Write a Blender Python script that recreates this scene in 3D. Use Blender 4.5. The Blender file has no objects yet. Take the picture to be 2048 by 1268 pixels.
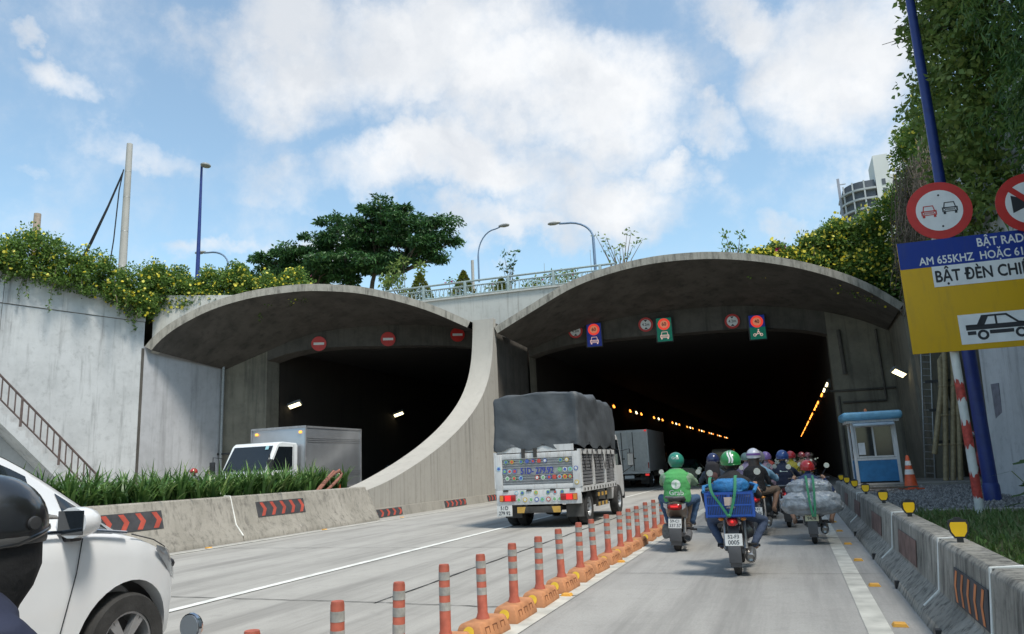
import bpy, bmesh, math, random
import numpy as np
from mathutils import Vector, Matrix, Euler
from mathutils.bvhtree import BVHTree

random.seed(7)
RNG = np.random.default_rng(11)
R = math.radians
scene = bpy.context.scene
C = scene.collection

# ------------------------------------------------------------------ camera
CAM_H = 1.3
PITCH, ROLL, YAW, FPX = R(11.4), R(2.6), R(-19.62), 1501.0
cF = Vector((math.sin(YAW)*math.cos(PITCH), math.cos(YAW)*math.cos(PITCH), math.sin(PITCH)))
r0 = Vector((math.cos(YAW), -math.sin(YAW), 0.0))
u0 = r0.cross(cF)
cR = r0*math.cos(ROLL) - u0*math.sin(ROLL)
cU = r0*math.sin(ROLL) + u0*math.cos(ROLL)
cam = bpy.data.cameras.new('camera')
cam.sensor_width = 36.0
cam.lens = 36.0*FPX/2048.0
cam.clip_start = 0.05
cam.clip_end = 5000
camo = bpy.data.objects.new('camera', cam)
C.objects.link(camo)
camo.matrix_world = Matrix(((cR.x, cU.x, -cF.x, 0), (cR.y, cU.y, -cF.y, 0), (cR.z, cU.z, -cF.z, CAM_H), (0, 0, 0, 1)))
scene.camera = camo

# ------------------------------------------------------------------ light, sky, exposure
SUN_AZ, SUN_EL = R(122), R(61)          # azimuth measured from +Y towards +X
EXPOSURE = 0.8
SUN_STRENGTH, SUN_ANGLE = 2.3, 11.0
SKY_STRENGTH = 0.135
sd = Vector((math.sin(SUN_AZ)*math.cos(SUN_EL), math.cos(SUN_AZ)*math.cos(SUN_EL), math.sin(SUN_EL)))
sl = bpy.data.lights.new('sun', 'SUN')
sl.energy = SUN_STRENGTH
sl.angle = R(SUN_ANGLE)
sl.color = (1.0, 0.94, 0.85)
so = bpy.data.objects.new('sun', sl)
C.objects.link(so)
so.rotation_euler = sd.to_track_quat('Z', 'Y').to_euler()
so.location = sd*60

def cloud_dir(px, py):
    d = cF*FPX + cR*(px - 1024) - cU*(py - 634)
    return d.normalized()

world = bpy.data.worlds.new('World')
scene.world = world
world.use_nodes = True
def build_world():
    nt = world.node_tree; N = nt.nodes; L = nt.links
    N.clear()
    def mth(op, a, b=None, clamp=False):
        n = N.new('ShaderNodeMath'); n.operation = op; n.use_clamp = clamp
        for i, x in enumerate((a, b)):
            if x is None: continue
            if isinstance(x, (int, float)): n.inputs[i].default_value = x
            else: L.new(x, n.inputs[i])
        return n.outputs[0]
    def vm(op, a, b):
        n = N.new('ShaderNodeVectorMath'); n.operation = op
        for i, x in enumerate((a, b)):
            if isinstance(x, (tuple, Vector)): n.inputs[i].default_value = tuple(x)
            elif isinstance(x, (int, float)): n.inputs[3].default_value = x
            else: L.new(x, n.inputs[i])
        return n.outputs['Value'] if op == 'DOT_PRODUCT' else n.outputs[0]
    out = N.new('ShaderNodeOutputWorld')
    tc = N.new('ShaderNodeTexCoord')
    sky = N.new('ShaderNodeTexSky'); sky.sky_type = 'NISHITA'; sky.sun_disc = False
    sky.sun_elevation = SUN_EL; sky.sun_rotation = SUN_AZ
    sky.air_density = 1.0; sky.dust_density = 1.0; sky.ozone_density = 1.0
    d = tc.outputs['Generated']
    nz = N.new('ShaderNodeTexNoise'); nz.inputs['Scale'].default_value = 5.0; nz.inputs['Detail'].default_value = 7.0; nz.inputs['Roughness'].default_value = .6
    L.new(d, nz.inputs['Vector'])
    off = vm('SUBTRACT', nz.outputs['Color'], (.5, .5, .5))
    sc = N.new('ShaderNodeVectorMath'); sc.operation = 'SCALE'; L.new(off, sc.inputs[0]); sc.inputs[3].default_value = .26
    dw = vm('ADD', d, sc.outputs[0])
    blobs = [(820, 90, 420, 150), (1120, 190, 260, 160), (560, 20, 190, 90), (900, 345, 370, 90), (1200, 400, 240, 95), (1020, 470, 260, 60), (1330, 330, 130, 50),
             (1720, 120, 190, 190), (1560, 40, 150, 90), (1430, 245, 110, 55), (130, 200, 110, 55), (290, 285, 140, 60), (70, 115, 60, 45), (420, 505, 130, 40), (60, 350, 120, 30),
             (1545, 440, 90, 45), (1830, 330, 120, 120), (680, 500, 200, 60)]
    wts = [1, 1, .9, 1, 1, .75, .7, 1.05, .8, .6, .45, .35, .4, .5, .15, .4, .5, .5]
    acc = None
    for (bx, by, rx, ry), w in zip(blobs, wts):
        c = cloud_dir(bx, by)
        ex = (cR - c*c.dot(cR)).normalized(); ey = c.cross(ex)
        k = c.dot(cF)
        v = vm('SUBTRACT', dw, tuple(c))
        a = vm('DOT_PRODUCT', v, tuple(ex*(FPX/(rx*k)))); b = vm('DOT_PRODUCT', v, tuple(ey*(FPX/(ry*k))))
        q = mth('SUBTRACT', w, mth('ADD', mth('MULTIPLY', a, a), mth('MULTIPLY', b, b)))
        acc = q if acc is None else mth('MAXIMUM', acc, q)
    n2 = N.new('ShaderNodeTexNoise'); n2.inputs['Scale'].default_value = 9.0; n2.inputs['Detail'].default_value = 9.0; n2.inputs['Roughness'].default_value = .62
    L.new(d, n2.inputs['Vector'])
    acc = mth('MAXIMUM', acc, -.2)
    dens = mth('ADD', acc, mth('MULTIPLY', mth('SUBTRACT', n2.outputs['Fac'], .5), 2.2))
    mr = N.new('ShaderNodeMapRange'); mr.interpolation_type = 'SMOOTHSTEP'
    L.new(dens, mr.inputs[0]); mr.inputs[1].default_value = -.35; mr.inputs[2].default_value = 1.0; mr.inputs[3].default_value = 0; mr.inputs[4].default_value = .97
    n3 = N.new('ShaderNodeTexNoise'); n3.inputs['Scale'].default_value = 6.5; n3.inputs['Detail'].default_value = 6.0
    L.new(dw, n3.inputs['Vector'])
    cr = N.new('ShaderNodeValToRGB'); L.new(n3.outputs['Fac'], cr.inputs[0])
    cr.color_ramp.elements[0].position = .36; cr.color_ramp.elements[0].color = (.43, .452, .482, 1)
    cr.color_ramp.elements[1].position = .62; cr.color_ramp.elements[1].color = (.57, .577, .585, 1)
    tint = vm('ADD', vm('MULTIPLY', sky.outputs[0], (.80, .93, .86)), (.38, .37, .36))
    b1 = N.new('ShaderNodeBackground'); L.new(tint, b1.inputs[0]); b1.inputs[1].default_value = SKY_STRENGTH
    b2 = N.new('ShaderNodeBackground'); L.new(cr.outputs[0], b2.inputs[0]); b2.inputs[1].default_value = 1.0
    mx = N.new('ShaderNodeMixShader'); L.new(mr.outputs[0], mx.inputs[0]); L.new(b1.outputs[0], mx.inputs[1]); L.new(b2.outputs[0], mx.inputs[2])
    L.new(mx.outputs[0], out.inputs[0])
build_world()
vs = scene.view_settings
vs.view_transform = 'Standard'; vs.look = 'None'; vs.exposure = EXPOSURE; vs.gamma = 1.0; vs.use_curve_mapping = False
scene.cycles.max_bounces = 6
scene.cycles.diffuse_bounces = 4
scene.cycles.transparent_max_bounces = 8
scene.cycles.use_denoising = True

# ------------------------------------------------------------------ materials
MATS = {}
def mat(name, col, rough=.6, metal=0.0, var=.12, scale=6.0, bump=0.0, bscale=40.0, emit=0.0, coat=0.0, spec=.5, alpha=1.0, ecol=None):
    if name in MATS: return MATS[name]
    m = bpy.data.materials.new(name); m.use_nodes = True
    nt = m.node_tree; N = nt.nodes; L = nt.links
    p = N['Principled BSDF']
    p.inputs['Roughness'].default_value = rough; p.inputs['Metallic'].default_value = metal
    p.inputs['Specular IOR Level'].default_value = spec
    p.inputs['Coat Weight'].default_value = coat; p.inputs['Coat Roughness'].default_value = .06
    tc = N.new('ShaderNodeTexCoord')
    nz = N.new('ShaderNodeTexNoise'); nz.inputs['Scale'].default_value = scale; nz.inputs['Detail'].default_value = 5.0
    L.new(tc.outputs['Object'], nz.inputs['Vector'])
    cr = N.new('ShaderNodeValToRGB'); L.new(nz.outputs['Fac'], cr.inputs[0])
    cr.color_ramp.elements[0].position = .3; cr.color_ramp.elements[1].position = .7
    cr.color_ramp.elements[0].color = tuple(max(0, c*(1-var)) for c in col) + (1,)
    cr.color_ramp.elements[1].color = tuple(min(1, c*(1+var)) for c in col) + (1,)
    L.new(cr.outputs[0], p.inputs['Base Color'])
    if bump:
        n2 = N.new('ShaderNodeTexNoise'); n2.inputs['Scale'].default_value = bscale; n2.inputs['Detail'].default_value = 6.0
        L.new(tc.outputs['Object'], n2.inputs['Vector'])
        b = N.new('ShaderNodeBump'); b.inputs['Strength'].default_value = bump; b.inputs['Distance'].default_value = .02
        L.new(n2.outputs['Fac'], b.inputs['Height']); L.new(b.outputs[0], p.inputs['Normal'])
    if emit:
        p.inputs['Emission Color'].default_value = (ecol or col) + (1,); p.inputs['Emission Strength'].default_value = emit
    if alpha < 1: p.inputs['Alpha'].default_value = alpha
    MATS[name] = m
    return m

def concrete(name, base, dark, streak=.5, blotch=.4, rough=.85, bump=.25, sscale=(1.1, 1.1, .07), tint=None, speck=.3, smin=.48, smax=.72, mott=None):
    """weathered concrete: large blotches, vertical run-off streaks, fine speckle, small relief"""
    if name in MATS: return MATS[name]
    m = bpy.data.materials.new(name); m.use_nodes = True
    nt = m.node_tree; N = nt.nodes; L = nt.links
    p = N['Principled BSDF']; p.inputs['Roughness'].default_value = rough; p.inputs['Specular IOR Level'].default_value = .3
    g = N.new('ShaderNodeNewGeometry')
    def noise(scale, detail=6, mapscale=None, rough_=.55):
        n = N.new('ShaderNodeTexNoise'); n.inputs['Scale'].default_value = scale; n.inputs['Detail'].default_value = detail; n.inputs['Roughness'].default_value = rough_
        if mapscale:
            mp = N.new('ShaderNodeMapping'); mp.inputs['Scale'].default_value = mapscale
            L.new(g.outputs['Position'], mp.inputs[0]); L.new(mp.outputs[0], n.inputs['Vector'])
        else: L.new(g.outputs['Position'], n.inputs['Vector'])
        return n.outputs['Fac']
    def ramp(x, a, b, lo=0., hi=1.):
        r = N.new('ShaderNodeMapRange'); r.interpolation_type = 'SMOOTHSTEP'; L.new(x, r.inputs[0])
        for i, v in zip((1, 2, 3, 4), (a, b, lo, hi)): r.inputs[i].default_value = v
        return r.outputs[0]
    def mix(f, a, b):
        mx = N.new('ShaderNodeMix'); mx.data_type = 'RGBA'
        L.new(f, mx.inputs[0])
        for i, x in ((6, a), (7, b)):
            if isinstance(x, tuple): mx.inputs[i].default_value = x + (1,)
            else: L.new(x, mx.inputs[i])
        return mx.outputs[2]
    c = mix(ramp(noise(.9, 8, None, .65), .35, .7, 0, blotch), base, tint or tuple(b*.78 for b in base))
    c = mix(ramp(noise(2.2, 8, sscale, .7), smin, smax, 0, streak), c, dark)
    c = mix(ramp(noise(3.5, 9, None, .75), .5, .72, 0, streak*.45 if mott is None else mott), c, dark)
    c = mix(ramp(noise(60, 3), .3, .8, 0, speck), c, tuple(b*.6 for b in base))
    L.new(c, p.inputs['Base Color'])
    b = N.new('ShaderNodeBump'); b.inputs['Strength'].default_value = bump; b.inputs['Distance'].default_value = .03
    L.new(noise(14, 8, None, .7), b.inputs['Height']); L.new(b.outputs[0], p.inputs['Normal'])
    MATS[name] = m
    return m

def leafmat(name, cols, rough=.5, trans=.35):
    if name in MATS: return MATS[name]
    m = bpy.data.materials.new(name); m.use_nodes = True
    nt = m.node_tree; N = nt.nodes; L = nt.links
    p = N['Principled BSDF']; p.inputs['Roughness'].default_value = rough; p.inputs['Specular IOR Level'].default_value = .35
    a = N.new('ShaderNodeAttribute'); a.attribute_name = 'leaf'
    cr = N.new('ShaderNodeValToRGB'); L.new(a.outputs['Fac'], cr.inputs[0])
    els = cr.color_ramp.elements
    while len(els) < len(cols): els.new(.5)
    for i, c in enumerate(cols):
        els[i].position = i/(len(cols)-1); els[i].color = c + (1,)
    L.new(cr.outputs[0], p.inputs['Base Color'])
    t = N.new('ShaderNodeBsdfTranslucent'); L.new(cr.outputs[0], t.inputs[0])
    mx = N.new('ShaderNodeMixShader'); mx.inputs[0].default_value = trans
    L.new(p.outputs[0], mx.inputs[1]); L.new(t.outputs[0], mx.inputs[2]); L.new(mx.outputs[0], N['Material Output'].inputs[0])
    MATS[name] = m
    return m

# ------------------------------------------------------------------ mesh builder
class G:
    def __init__(s): s.v = []; s.f = []; s.m = []
    def add(s, vs, fs, mi=0, M=None):
        o = len(s.v)
        s.v += [tuple(M @ Vector(p)) for p in vs] if M is not None else [tuple(p) for p in vs]
        s.f += [tuple(i+o for i in f) for f in fs]; s.m += [mi]*len(fs)
        return s
    def box(s, x0, x1, y0, y1, z0, z1, mi=0, M=None):
        v = [(x0,y0,z0),(x1,y0,z0),(x1,y1,z0),(x0,y1,z0),(x0,y0,z1),(x1,y0,z1),(x1,y1,z1),(x0,y1,z1)]
        return s.add(v, [(3,2,1,0),(4,5,6,7),(0,1,5,4),(1,2,6,5),(2,3,7,6),(3,0,4,7)], mi, M)
    def tube(s, pts, r, n=8, mi=0, caps=True, M=None, flat=1.0):
        pts = [Vector(p) for p in pts]; k = len(pts)
        rs = r if isinstance(r, (list, tuple)) else [r]*k
        vs = []; up = None
        for i, p in enumerate(pts):
            t = (pts[min(i+1,k-1)] - pts[max(i-1,0)])
            t = t.normalized() if t.length > 1e-9 else Vector((0,0,1))
            if up is None: up = Vector((0,0,1)) if abs(t.z) < .9 else Vector((0,1,0))
            a = (up - t*up.dot(t)); a = a.normalized() if a.length > 1e-6 else t.orthogonal().normalized(); up = a
            b = t.cross(a)
            for j in range(n):
                q = 2*math.pi*j/n
                vs.append(p + a*(math.cos(q)*rs[i]*flat) + b*(math.sin(q)*rs[i]))
        fs = [(i*n+j, i*n+(j+1)%n, (i+1)*n+(j+1)%n, (i+1)*n+j) for i in range(k-1) for j in range(n)]
        if caps: fs += [tuple(range(n-1,-1,-1)), tuple((k-1)*n+j for j in range(n))]
        return s.add(vs, fs, mi, M)
    def cyl(s, p0, p1, r0, r1=None, n=12, mi=0, caps=True, M=None):
        return s.tube([p0, p1], [r0, r0 if r1 is None else r1], n, mi, caps, M)
    def ell(s, c, r, n=14, m=9, mi=0, M=None):
        if isinstance(r, (int, float)): r = (r, r, r)
        vs = [(c[0], c[1], c[2]-r[2])]
        for i in range(1, m):
            t = -math.pi/2 + math.pi*i/m
            for j in range(n):
                q = 2*math.pi*j/n
                vs.append((c[0]+r[0]*math.cos(t)*math.cos(q), c[1]+r[1]*math.cos(t)*math.sin(q), c[2]+r[2]*math.sin(t)))
        vs.append((c[0], c[1], c[2]+r[2])); e = len(vs)-1
        fs = [(0, 1+(j+1)%n, 1+j) for j in range(n)]
        for i in range(m-2):
            for j in range(n): fs.append((1+i*n+j, 1+i*n+(j+1)%n, 1+(i+1)*n+(j+1)%n, 1+(i+1)*n+j))
        fs += [(1+(m-2)*n+j, 1+(m-2)*n+(j+1)%n, e) for j in range(n)]
        return s.add(vs, fs, mi, M)
    def lathe(s, prof, n=24, mi=0, M=None, caps=True):
        k = len(prof); vs = []
        for r, z in prof:
            for j in range(n):
                q = 2*math.pi*j/n; vs.append((r*math.cos(q), r*math.sin(q), z))
        fs = [(i*n+j, i*n+(j+1)%n, (i+1)*n+(j+1)%n, (i+1)*n+j) for i in range(k-1) for j in range(n)]
        if caps and prof[0][0] > 1e-5: fs.append(tuple(range(n-1,-1,-1)))
        if caps and prof[-1][0] > 1e-5: fs.append(tuple((k-1)*n+j for j in range(n)))
        return s.add(vs, fs, mi, M)
    def prism(s, poly, a, b, plane='yz', mi=0, M=None):
        n = len(poly)
        if plane == 'yz': mk = lambda p, t: (t, p[0], p[1])
        elif plane == 'xz': mk = lambda p, t: (p[0], t, p[1])
        else: mk = lambda p, t: (p[0], p[1], t)
        vs = [mk(p, a) for p in poly] + [mk(p, b) for p in poly]
        fs = [tuple(range(n-1,-1,-1)), tuple(range(n, 2*n))] + [(i, (i+1)%n, n+(i+1)%n, n+i) for i in range(n)]
        return s.add(vs, fs, mi, M)
    def loft(s, secs, caps=True, mi=0, M=None, closed=True):
        n = len(secs[0]); vs = [p for sec in secs for p in sec]
        rng = n if closed else n-1
        fs = [(i*n+j, i*n+(j+1)%n, (i+1)*n+(j+1)%n, (i+1)*n+j) for i in range(len(secs)-1) for j in range(rng)]
        if caps: fs += [tuple(range(n-1,-1,-1)), tuple((len(secs)-1)*n+j for j in range(n))]
        return s.add(vs, fs, mi, M)
    def mesh(s, name, mats, smooth=35, bevel=0.0, seg=2):
        me = bpy.data.meshes.new(name)
        me.from_pydata(s.v, [], s.f)
        if not isinstance(mats, (list, tuple)): mats = [mats]
        for m in mats: me.materials.append(m)
        if len(mats) > 1: me.polygons.foreach_set('material_index', s.m)
        bm = bmesh.new(); bm.from_mesh(me)
        bmesh.ops.recalc_face_normals(bm, faces=bm.faces)
        if bevel:
            es = [e for e in bm.edges if len(e.link_faces) == 2 and e.calc_face_angle(0) > R(28)]
            bmesh.ops.bevel(bm, geom=es, offset=bevel, segments=seg, profile=.6, affect='EDGES', clamp_overlap=True)
        bm.to_mesh(me); bm.free()
        if smooth:
            me.polygons.foreach_set('use_smooth', [True]*len(me.polygons)); me.set_sharp_from_angle(angle=R(smooth))
        me.update()
        return me
    def build(s, name, mats, parent=None, loc=None, smooth=35, bevel=0.0, seg=2, rot=None):
        return place(name, s.mesh(name, mats, smooth, bevel, seg), parent, loc, rot)

def place(name, me, parent=None, loc=None, rot=None, scale=None):
    o = bpy.data.objects.new(name, me); C.objects.link(o)
    if parent is not None: o.parent = parent
    if loc is not None: o.location = loc
    if rot is not None: o.rotation_euler = rot
    if scale is not None: o.scale = scale
    return o
def tag(o, label=None, cat=None, group=None, kind=None):
    if label: o['label'] = label
    if cat: o['category'] = cat
    if group: o['group'] = group
    if kind: o['kind'] = kind
    return o
def thing(name, label, cat, loc=(0,0,0), rz=0.0, group=None, scale=None):
    o = bpy.data.objects.new(name, None); C.objects.link(o)
    o.location = loc; o.rotation_euler = (0,0,rz)
    if scale: o.scale = (scale,)*3
    o.empty_display_size = .2
    return tag(o, label, cat, group)
def copy_tree(o, parent=None):
    c = o.copy(); C.objects.link(c); c.parent = parent
    for ch in list(o.children): copy_tree(ch, c)
    return c
def box(name, m, parent, x0, x1, y0, y1, z0, z1, bevel=0.0, rot=None):
    cx, cy, cz = (x0+x1)/2, (y0+y1)/2, (z0+z1)/2
    return G().box(x0-cx, x1-cx, y0-cy, y1-cy, z0-cz, z1-cz).build(name, m, parent, (cx, cy, cz), bevel=bevel, rot=rot)
ORD = ['nearest', 'second', 'third', 'fourth', 'fifth', 'sixth', 'seventh', 'eighth', 'ninth', 'tenth', 'eleventh', 'twelfth', 'thirteenth', 'fourteenth', 'fifteenth', 'sixteenth', 'seventeenth', 'eighteenth', 'nineteenth', 'twentieth', 'twenty first', 'twenty second', 'twenty third', 'twenty fourth', 'twenty fifth', 'twenty sixth', 'twenty seventh', 'twenty eighth']

_tx = {}
def textmesh(s, size, bold=.0, sx=1.0):
    k = (s, size, bold, sx)
    if k not in _tx:
        cu = bpy.data.curves.new('text', 'FONT'); cu.body = s; cu.size = size; cu.align_x = 'CENTER'; cu.align_y = 'CENTER'; cu.resolution_u = 3
        o = bpy.data.objects.new('text', cu); C.objects.link(o)
        me = bpy.data.meshes.new_from_object(o)
        bpy.data.objects.remove(o)
        if bold:
            a = bold*size; bm = bmesh.new()
            for dx, dy in ((-a,0),(a,0),(0,a),(0,-a)):
                m2 = me.copy(); m2.transform(Matrix.Translation((dx,dy,dx*.01+dy*.013))); bm.from_mesh(m2); bpy.data.meshes.remove(m2)
            bm.to_mesh(me); bm.free()
        if sx != 1.0: me.transform(Matrix.Diagonal((sx, 1, 1, 1)))
        _tx[k] = me
    return _tx[k]
BACK = Matrix(((1,0,0,0),(0,0,-1,0),(0,1,0,0),(0,0,0,1)))     # text lying in XZ, read from -Y
def lettering(s, size, m, parent, loc, bold=.02, sx=1.0, M=BACK, name='lettering'):
    me = textmesh(s, size, bold, sx).copy(); me.transform(M); me.materials.clear(); me.materials.append(m)
    return place(name, me, parent, loc)

def spline(pts, n):
    """Catmull-Rom through pts, n samples, arc-length spaced"""
    P = [Vector(p) for p in pts]; out = []
    for i in range(len(P)-1):
        a, b, c, d = P[max(i-1,0)], P[i], P[i+1], P[min(i+2,len(P)-1)]
        for j in range(12):
            t = j/12
            out.append(.5*((2*b) + (c-a)*t + (2*a-5*b+4*c-d)*t*t + (3*b-a-3*c+d)*t**3))
    out.append(P[-1])
    L = [0.0]
    for i in range(1, len(out)): L.append(L[-1] + (out[i]-out[i-1]).length)
    res = []; k = 0
    for i in range(n):
        s = L[-1]*i/(n-1)
        while k < len(L)-2 and L[k+1] < s: k += 1
        f = (s-L[k])/max(1e-9, L[k+1]-L[k]); res.append(out[k].lerp(out[k+1], min(1, max(0, f))))
    return res

# many small leaves (numpy): one diamond per leaf with its own tint value
def leaves(name, P, size, m, parent=None, aspect=.45, droop=.0, out=None, rng=RNG, loc=None, spread=1.0):
    n = len(P); P = np.asarray(P, float)
    d = rng.normal(size=(n,3)); d /= np.linalg.norm(d, axis=1)[:,None]
    d *= spread
    if out is not None: d = d + out
    d[:,2] -= droop
    d /= np.linalg.norm(d, axis=1)[:,None]
    u = rng.normal(size=(n,3)); b = np.cross(d, u); b /= np.linalg.norm(b, axis=1)[:,None]
    nn = np.cross(b, d)
    L = (size*(.65+.7*rng.random(n)))[:,None]
    V = np.empty((n,4,3)); V[:,0] = P; V[:,1] = P+d*L*.45+b*L*aspect*.5+nn*L*.08; V[:,2] = P+d*L-nn*L*.08; V[:,3] = P+d*L*.45-b*L*aspect*.5+nn*L*.08
    me = bpy.data.meshes.new(name)
    me.vertices.add(n*4); me.vertices.foreach_set('co', V.reshape(-1))
    me.loops.add(n*4); me.loops.foreach_set('vertex_index', np.arange(n*4, dtype=np.int32))
    me.polygons.add(n); me.polygons.foreach_set('loop_start', np.arange(0, n*4, 4, dtype=np.int32))
    at = me.attributes.new('leaf', 'FLOAT', 'FACE'); at.data.foreach_set('value', rng.random(n).astype(np.float32))
    me.materials.append(m); me.update(calc_edges=True); me.validate()
    return place(name, me, parent, loc)

# ================================================================== the setting
m_wallw = concrete('white_painted_concrete', (.54,.55,.55), (.14,.14,.138), streak=.75, blotch=.7, mott=.35, sscale=(1.5,1.5,.12), tint=(.41,.42,.42), bump=.12, speck=.12, smin=.5, smax=.78)
m_wallin = concrete('grey_washed_concrete', (.50,.505,.52), (.12,.12,.12), streak=.4, blotch=.6, tint=(.36,.36,.37), bump=.15, speck=.15)
m_rim = concrete('rim_concrete', (.36,.34,.295), (.07,.065,.055), streak=.75, blotch=.5, bump=.3, sscale=(2.5,2.5,.5), smin=.42, smax=.7)
m_div = concrete('divider_concrete', (.4,.38,.34), (.15,.14,.13), streak=.7, blotch=.35, sscale=(2.2,2.2,.05), bump=.2)
m_divtop = concrete('divider_top_concrete', (.44,.415,.37), (.28,.265,.24), streak=.4, blotch=.35, bump=.15)
m_soot_shade = concrete('soot_and_shade_concrete', (.11,.1,.088), (.03,.03,.028), streak=.7, blotch=.8, bump=.2, tint=(.055,.05,.044))  # soot tone, darkened further so the colour carries canopy shade
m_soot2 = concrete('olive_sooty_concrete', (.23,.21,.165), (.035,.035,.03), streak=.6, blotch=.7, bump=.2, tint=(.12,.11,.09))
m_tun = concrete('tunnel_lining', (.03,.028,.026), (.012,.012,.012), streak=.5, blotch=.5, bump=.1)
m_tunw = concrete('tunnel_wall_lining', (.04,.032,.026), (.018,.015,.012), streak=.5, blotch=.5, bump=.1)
m_bar = concrete('barrier_concrete', (.37,.345,.3), (.06,.056,.05), streak=.65, blotch=.8, mott=.6, sscale=(4.5,4.5,.7), bump=.4, tint=(.24,.225,.19), smin=.47, smax=.72)
m_barR = concrete('mossy_barrier_concrete', (.38,.36,.315), (.035,.035,.032), streak=.85, blotch=.9, mott=.75, sscale=(6,6,.5), bump=.45, tint=(.16,.155,.135), smin=.45, smax=.68)
m_kerb = concrete('kerb_concrete', (.34,.32,.28), (.1,.095,.085), streak=.5, blotch=.5, bump=.3)
m_spand = concrete('spandrel_concrete', (.5,.5,.47), (.2,.18,.15), streak=.55, blotch=.35, sscale=(2.5,2.5,.12), bump=.1, speck=.1, smin=.5, smax=.76)
m_road = concrete('road_concrete', (.395,.38,.35), (.19,.182,.168), streak=.8, blotch=.6, mott=.35, sscale=(.55,.035,1), bump=.12, tint=(.32,.308,.284), speck=.35, rough=.9, smin=.42, smax=.7)
m_lane = concrete('lane_concrete', (.37,.358,.335), (.175,.17,.16), streak=.75, blotch=.6, mott=.35, sscale=(.7,.04,1), bump=.15, tint=(.3,.29,.272), speck=.45, rough=.9, smin=.42, smax=.7)
m_white = mat('white_road_paint', (.66,.66,.62), .8, var=.18, scale=5, bump=.2)
m_cream = mat('cream_road_paint', (.47,.46,.41), .8, var=.25, scale=4, bump=.2)
m_tar = mat('tar_joint', (.035,.035,.035), .9, var=.3)
m_chb = mat('chevron_black', (.05,.05,.055), .8, var=.3, scale=5)
m_chr = mat('chevron_red', (.42,.07,.045), .8, var=.25, scale=5)
m_chfade = mat('chevron_faded', (.16,.1,.085), .85, var=.45, scale=6)
m_cho = mat('chevron_orange', (.5,.17,.06), .8, var=.25, scale=5)
m_caulk = mat('white_caulk', (.68,.68,.64), .7, var=.15)
m_soil = mat('planter_soil', (.09,.07,.05), .95, var=.4, scale=9, bump=.5)
m_earth = concrete('upper_ground_earth', (.2,.19,.13), (.1,.11,.05), streak=.4, blotch=.7, tint=(.1,.13,.05))
m_steel = mat('weathered_steel', (.35,.36,.36), .5, .6, var=.2, scale=20)
m_dark = mat('dark_metal', (.05,.05,.052), .5, .3, var=.2)
m_black = mat('black_plastic', (.018,.018,.02), .45, var=.25)
m_rubber = mat('tyre_rubber', (.03,.029,.028), .85, var=.3, scale=12, bump=.2)

def struct(name, g, m, parent=None, **k):
    o = g.build(name, m, parent, **k)
    if parent is None: tag(o, kind='structure')
    return o

# ---- base ground, roads
struct('ground', G().add([(-1600,-1600,-.25),(1600,-1600,-.25),(1600,1600,-.25),(-1600,1600,-.25)], [(0,1,2,3)]), m_earth)
road = struct('road', G().box(-12.1, 2.25, -45, 190, -.2, 0), m_road)
lane = struct('motorcycle_lane', G().add([(-2.2,-45,.004),(1.0,-45,.004),(1.0,190,.004),(-2.2,190,.004)], [(0,1,2,3)]), m_lane)
road2 = struct('opposite_road', G().box(-40, -12.9, -45, 165, -.2, .35), m_road)
def strip(name, m, parent, x, w, y0, y1, z=.009):
    return G().add([(x-w/2,y0,z),(x+w/2,y0,z),(x+w/2,y1,z),(x-w/2,y1,z)], [(0,1,2,3)]).build(name, m, parent)
strip('lane_line', m_white, road, -6.25, .13, -40, 70)
strip('edge_line', m_cream, road, -11.05, .13, -40, 60)
for a, b in ((-40,2.2),(2.25,7.7),(7.74,10.3),(10.36,14.1),(14.15,60)):
    strip('lane_line', m_cream, lane, -2.3, .2, a, b)
for a, b in ((-40,5.4),(5.44,9.3),(9.34,13.2),(13.25,60)):
    strip('edge_line', m_cream, lane, .47, .17, a, b)
# slab joints: long tar-filled joint and a few cross joints
def crack(parent, p, q, w=.022, n=26, jit=.014, z=.007):
    p, q = Vector(p), Vector(q); d = (q-p).normalized(); s = Vector((-d.y, d.x, 0)); vs = []
    for i in range(n+1):
        c = p.lerp(q, i/n) + s*random.uniform(-jit, jit); ww = w*random.uniform(.3, 1)
        vs += [(c.x+s.x*ww, c.y+s.y*ww, z), (c.x-s.x*ww, c.y-s.y*ww, z)]
    return G().add(vs, [(2*i,2*i+1,2*i+3,2*i+2) for i in range(n)]).build('joint', m_tar, parent, smooth=0)
crack(road, (-4.2,7.15,0), (-4.2,30,0), n=90)
for y in (7.2, 12.3, 17.4, 22.5, 27.5):
    crack(road, (-11,y+.3,0), (-4.2,y,0), w=.012, n=50); crack(road, (-4.2,y,0), (-2.5,y-.15,0), w=.012, n=16)
for y in (5.42, 9.32, 13.22, 18): crack(lane, (-2.15,y,0), (.8,y,0), w=.007, n=30, z=.0115)

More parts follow.
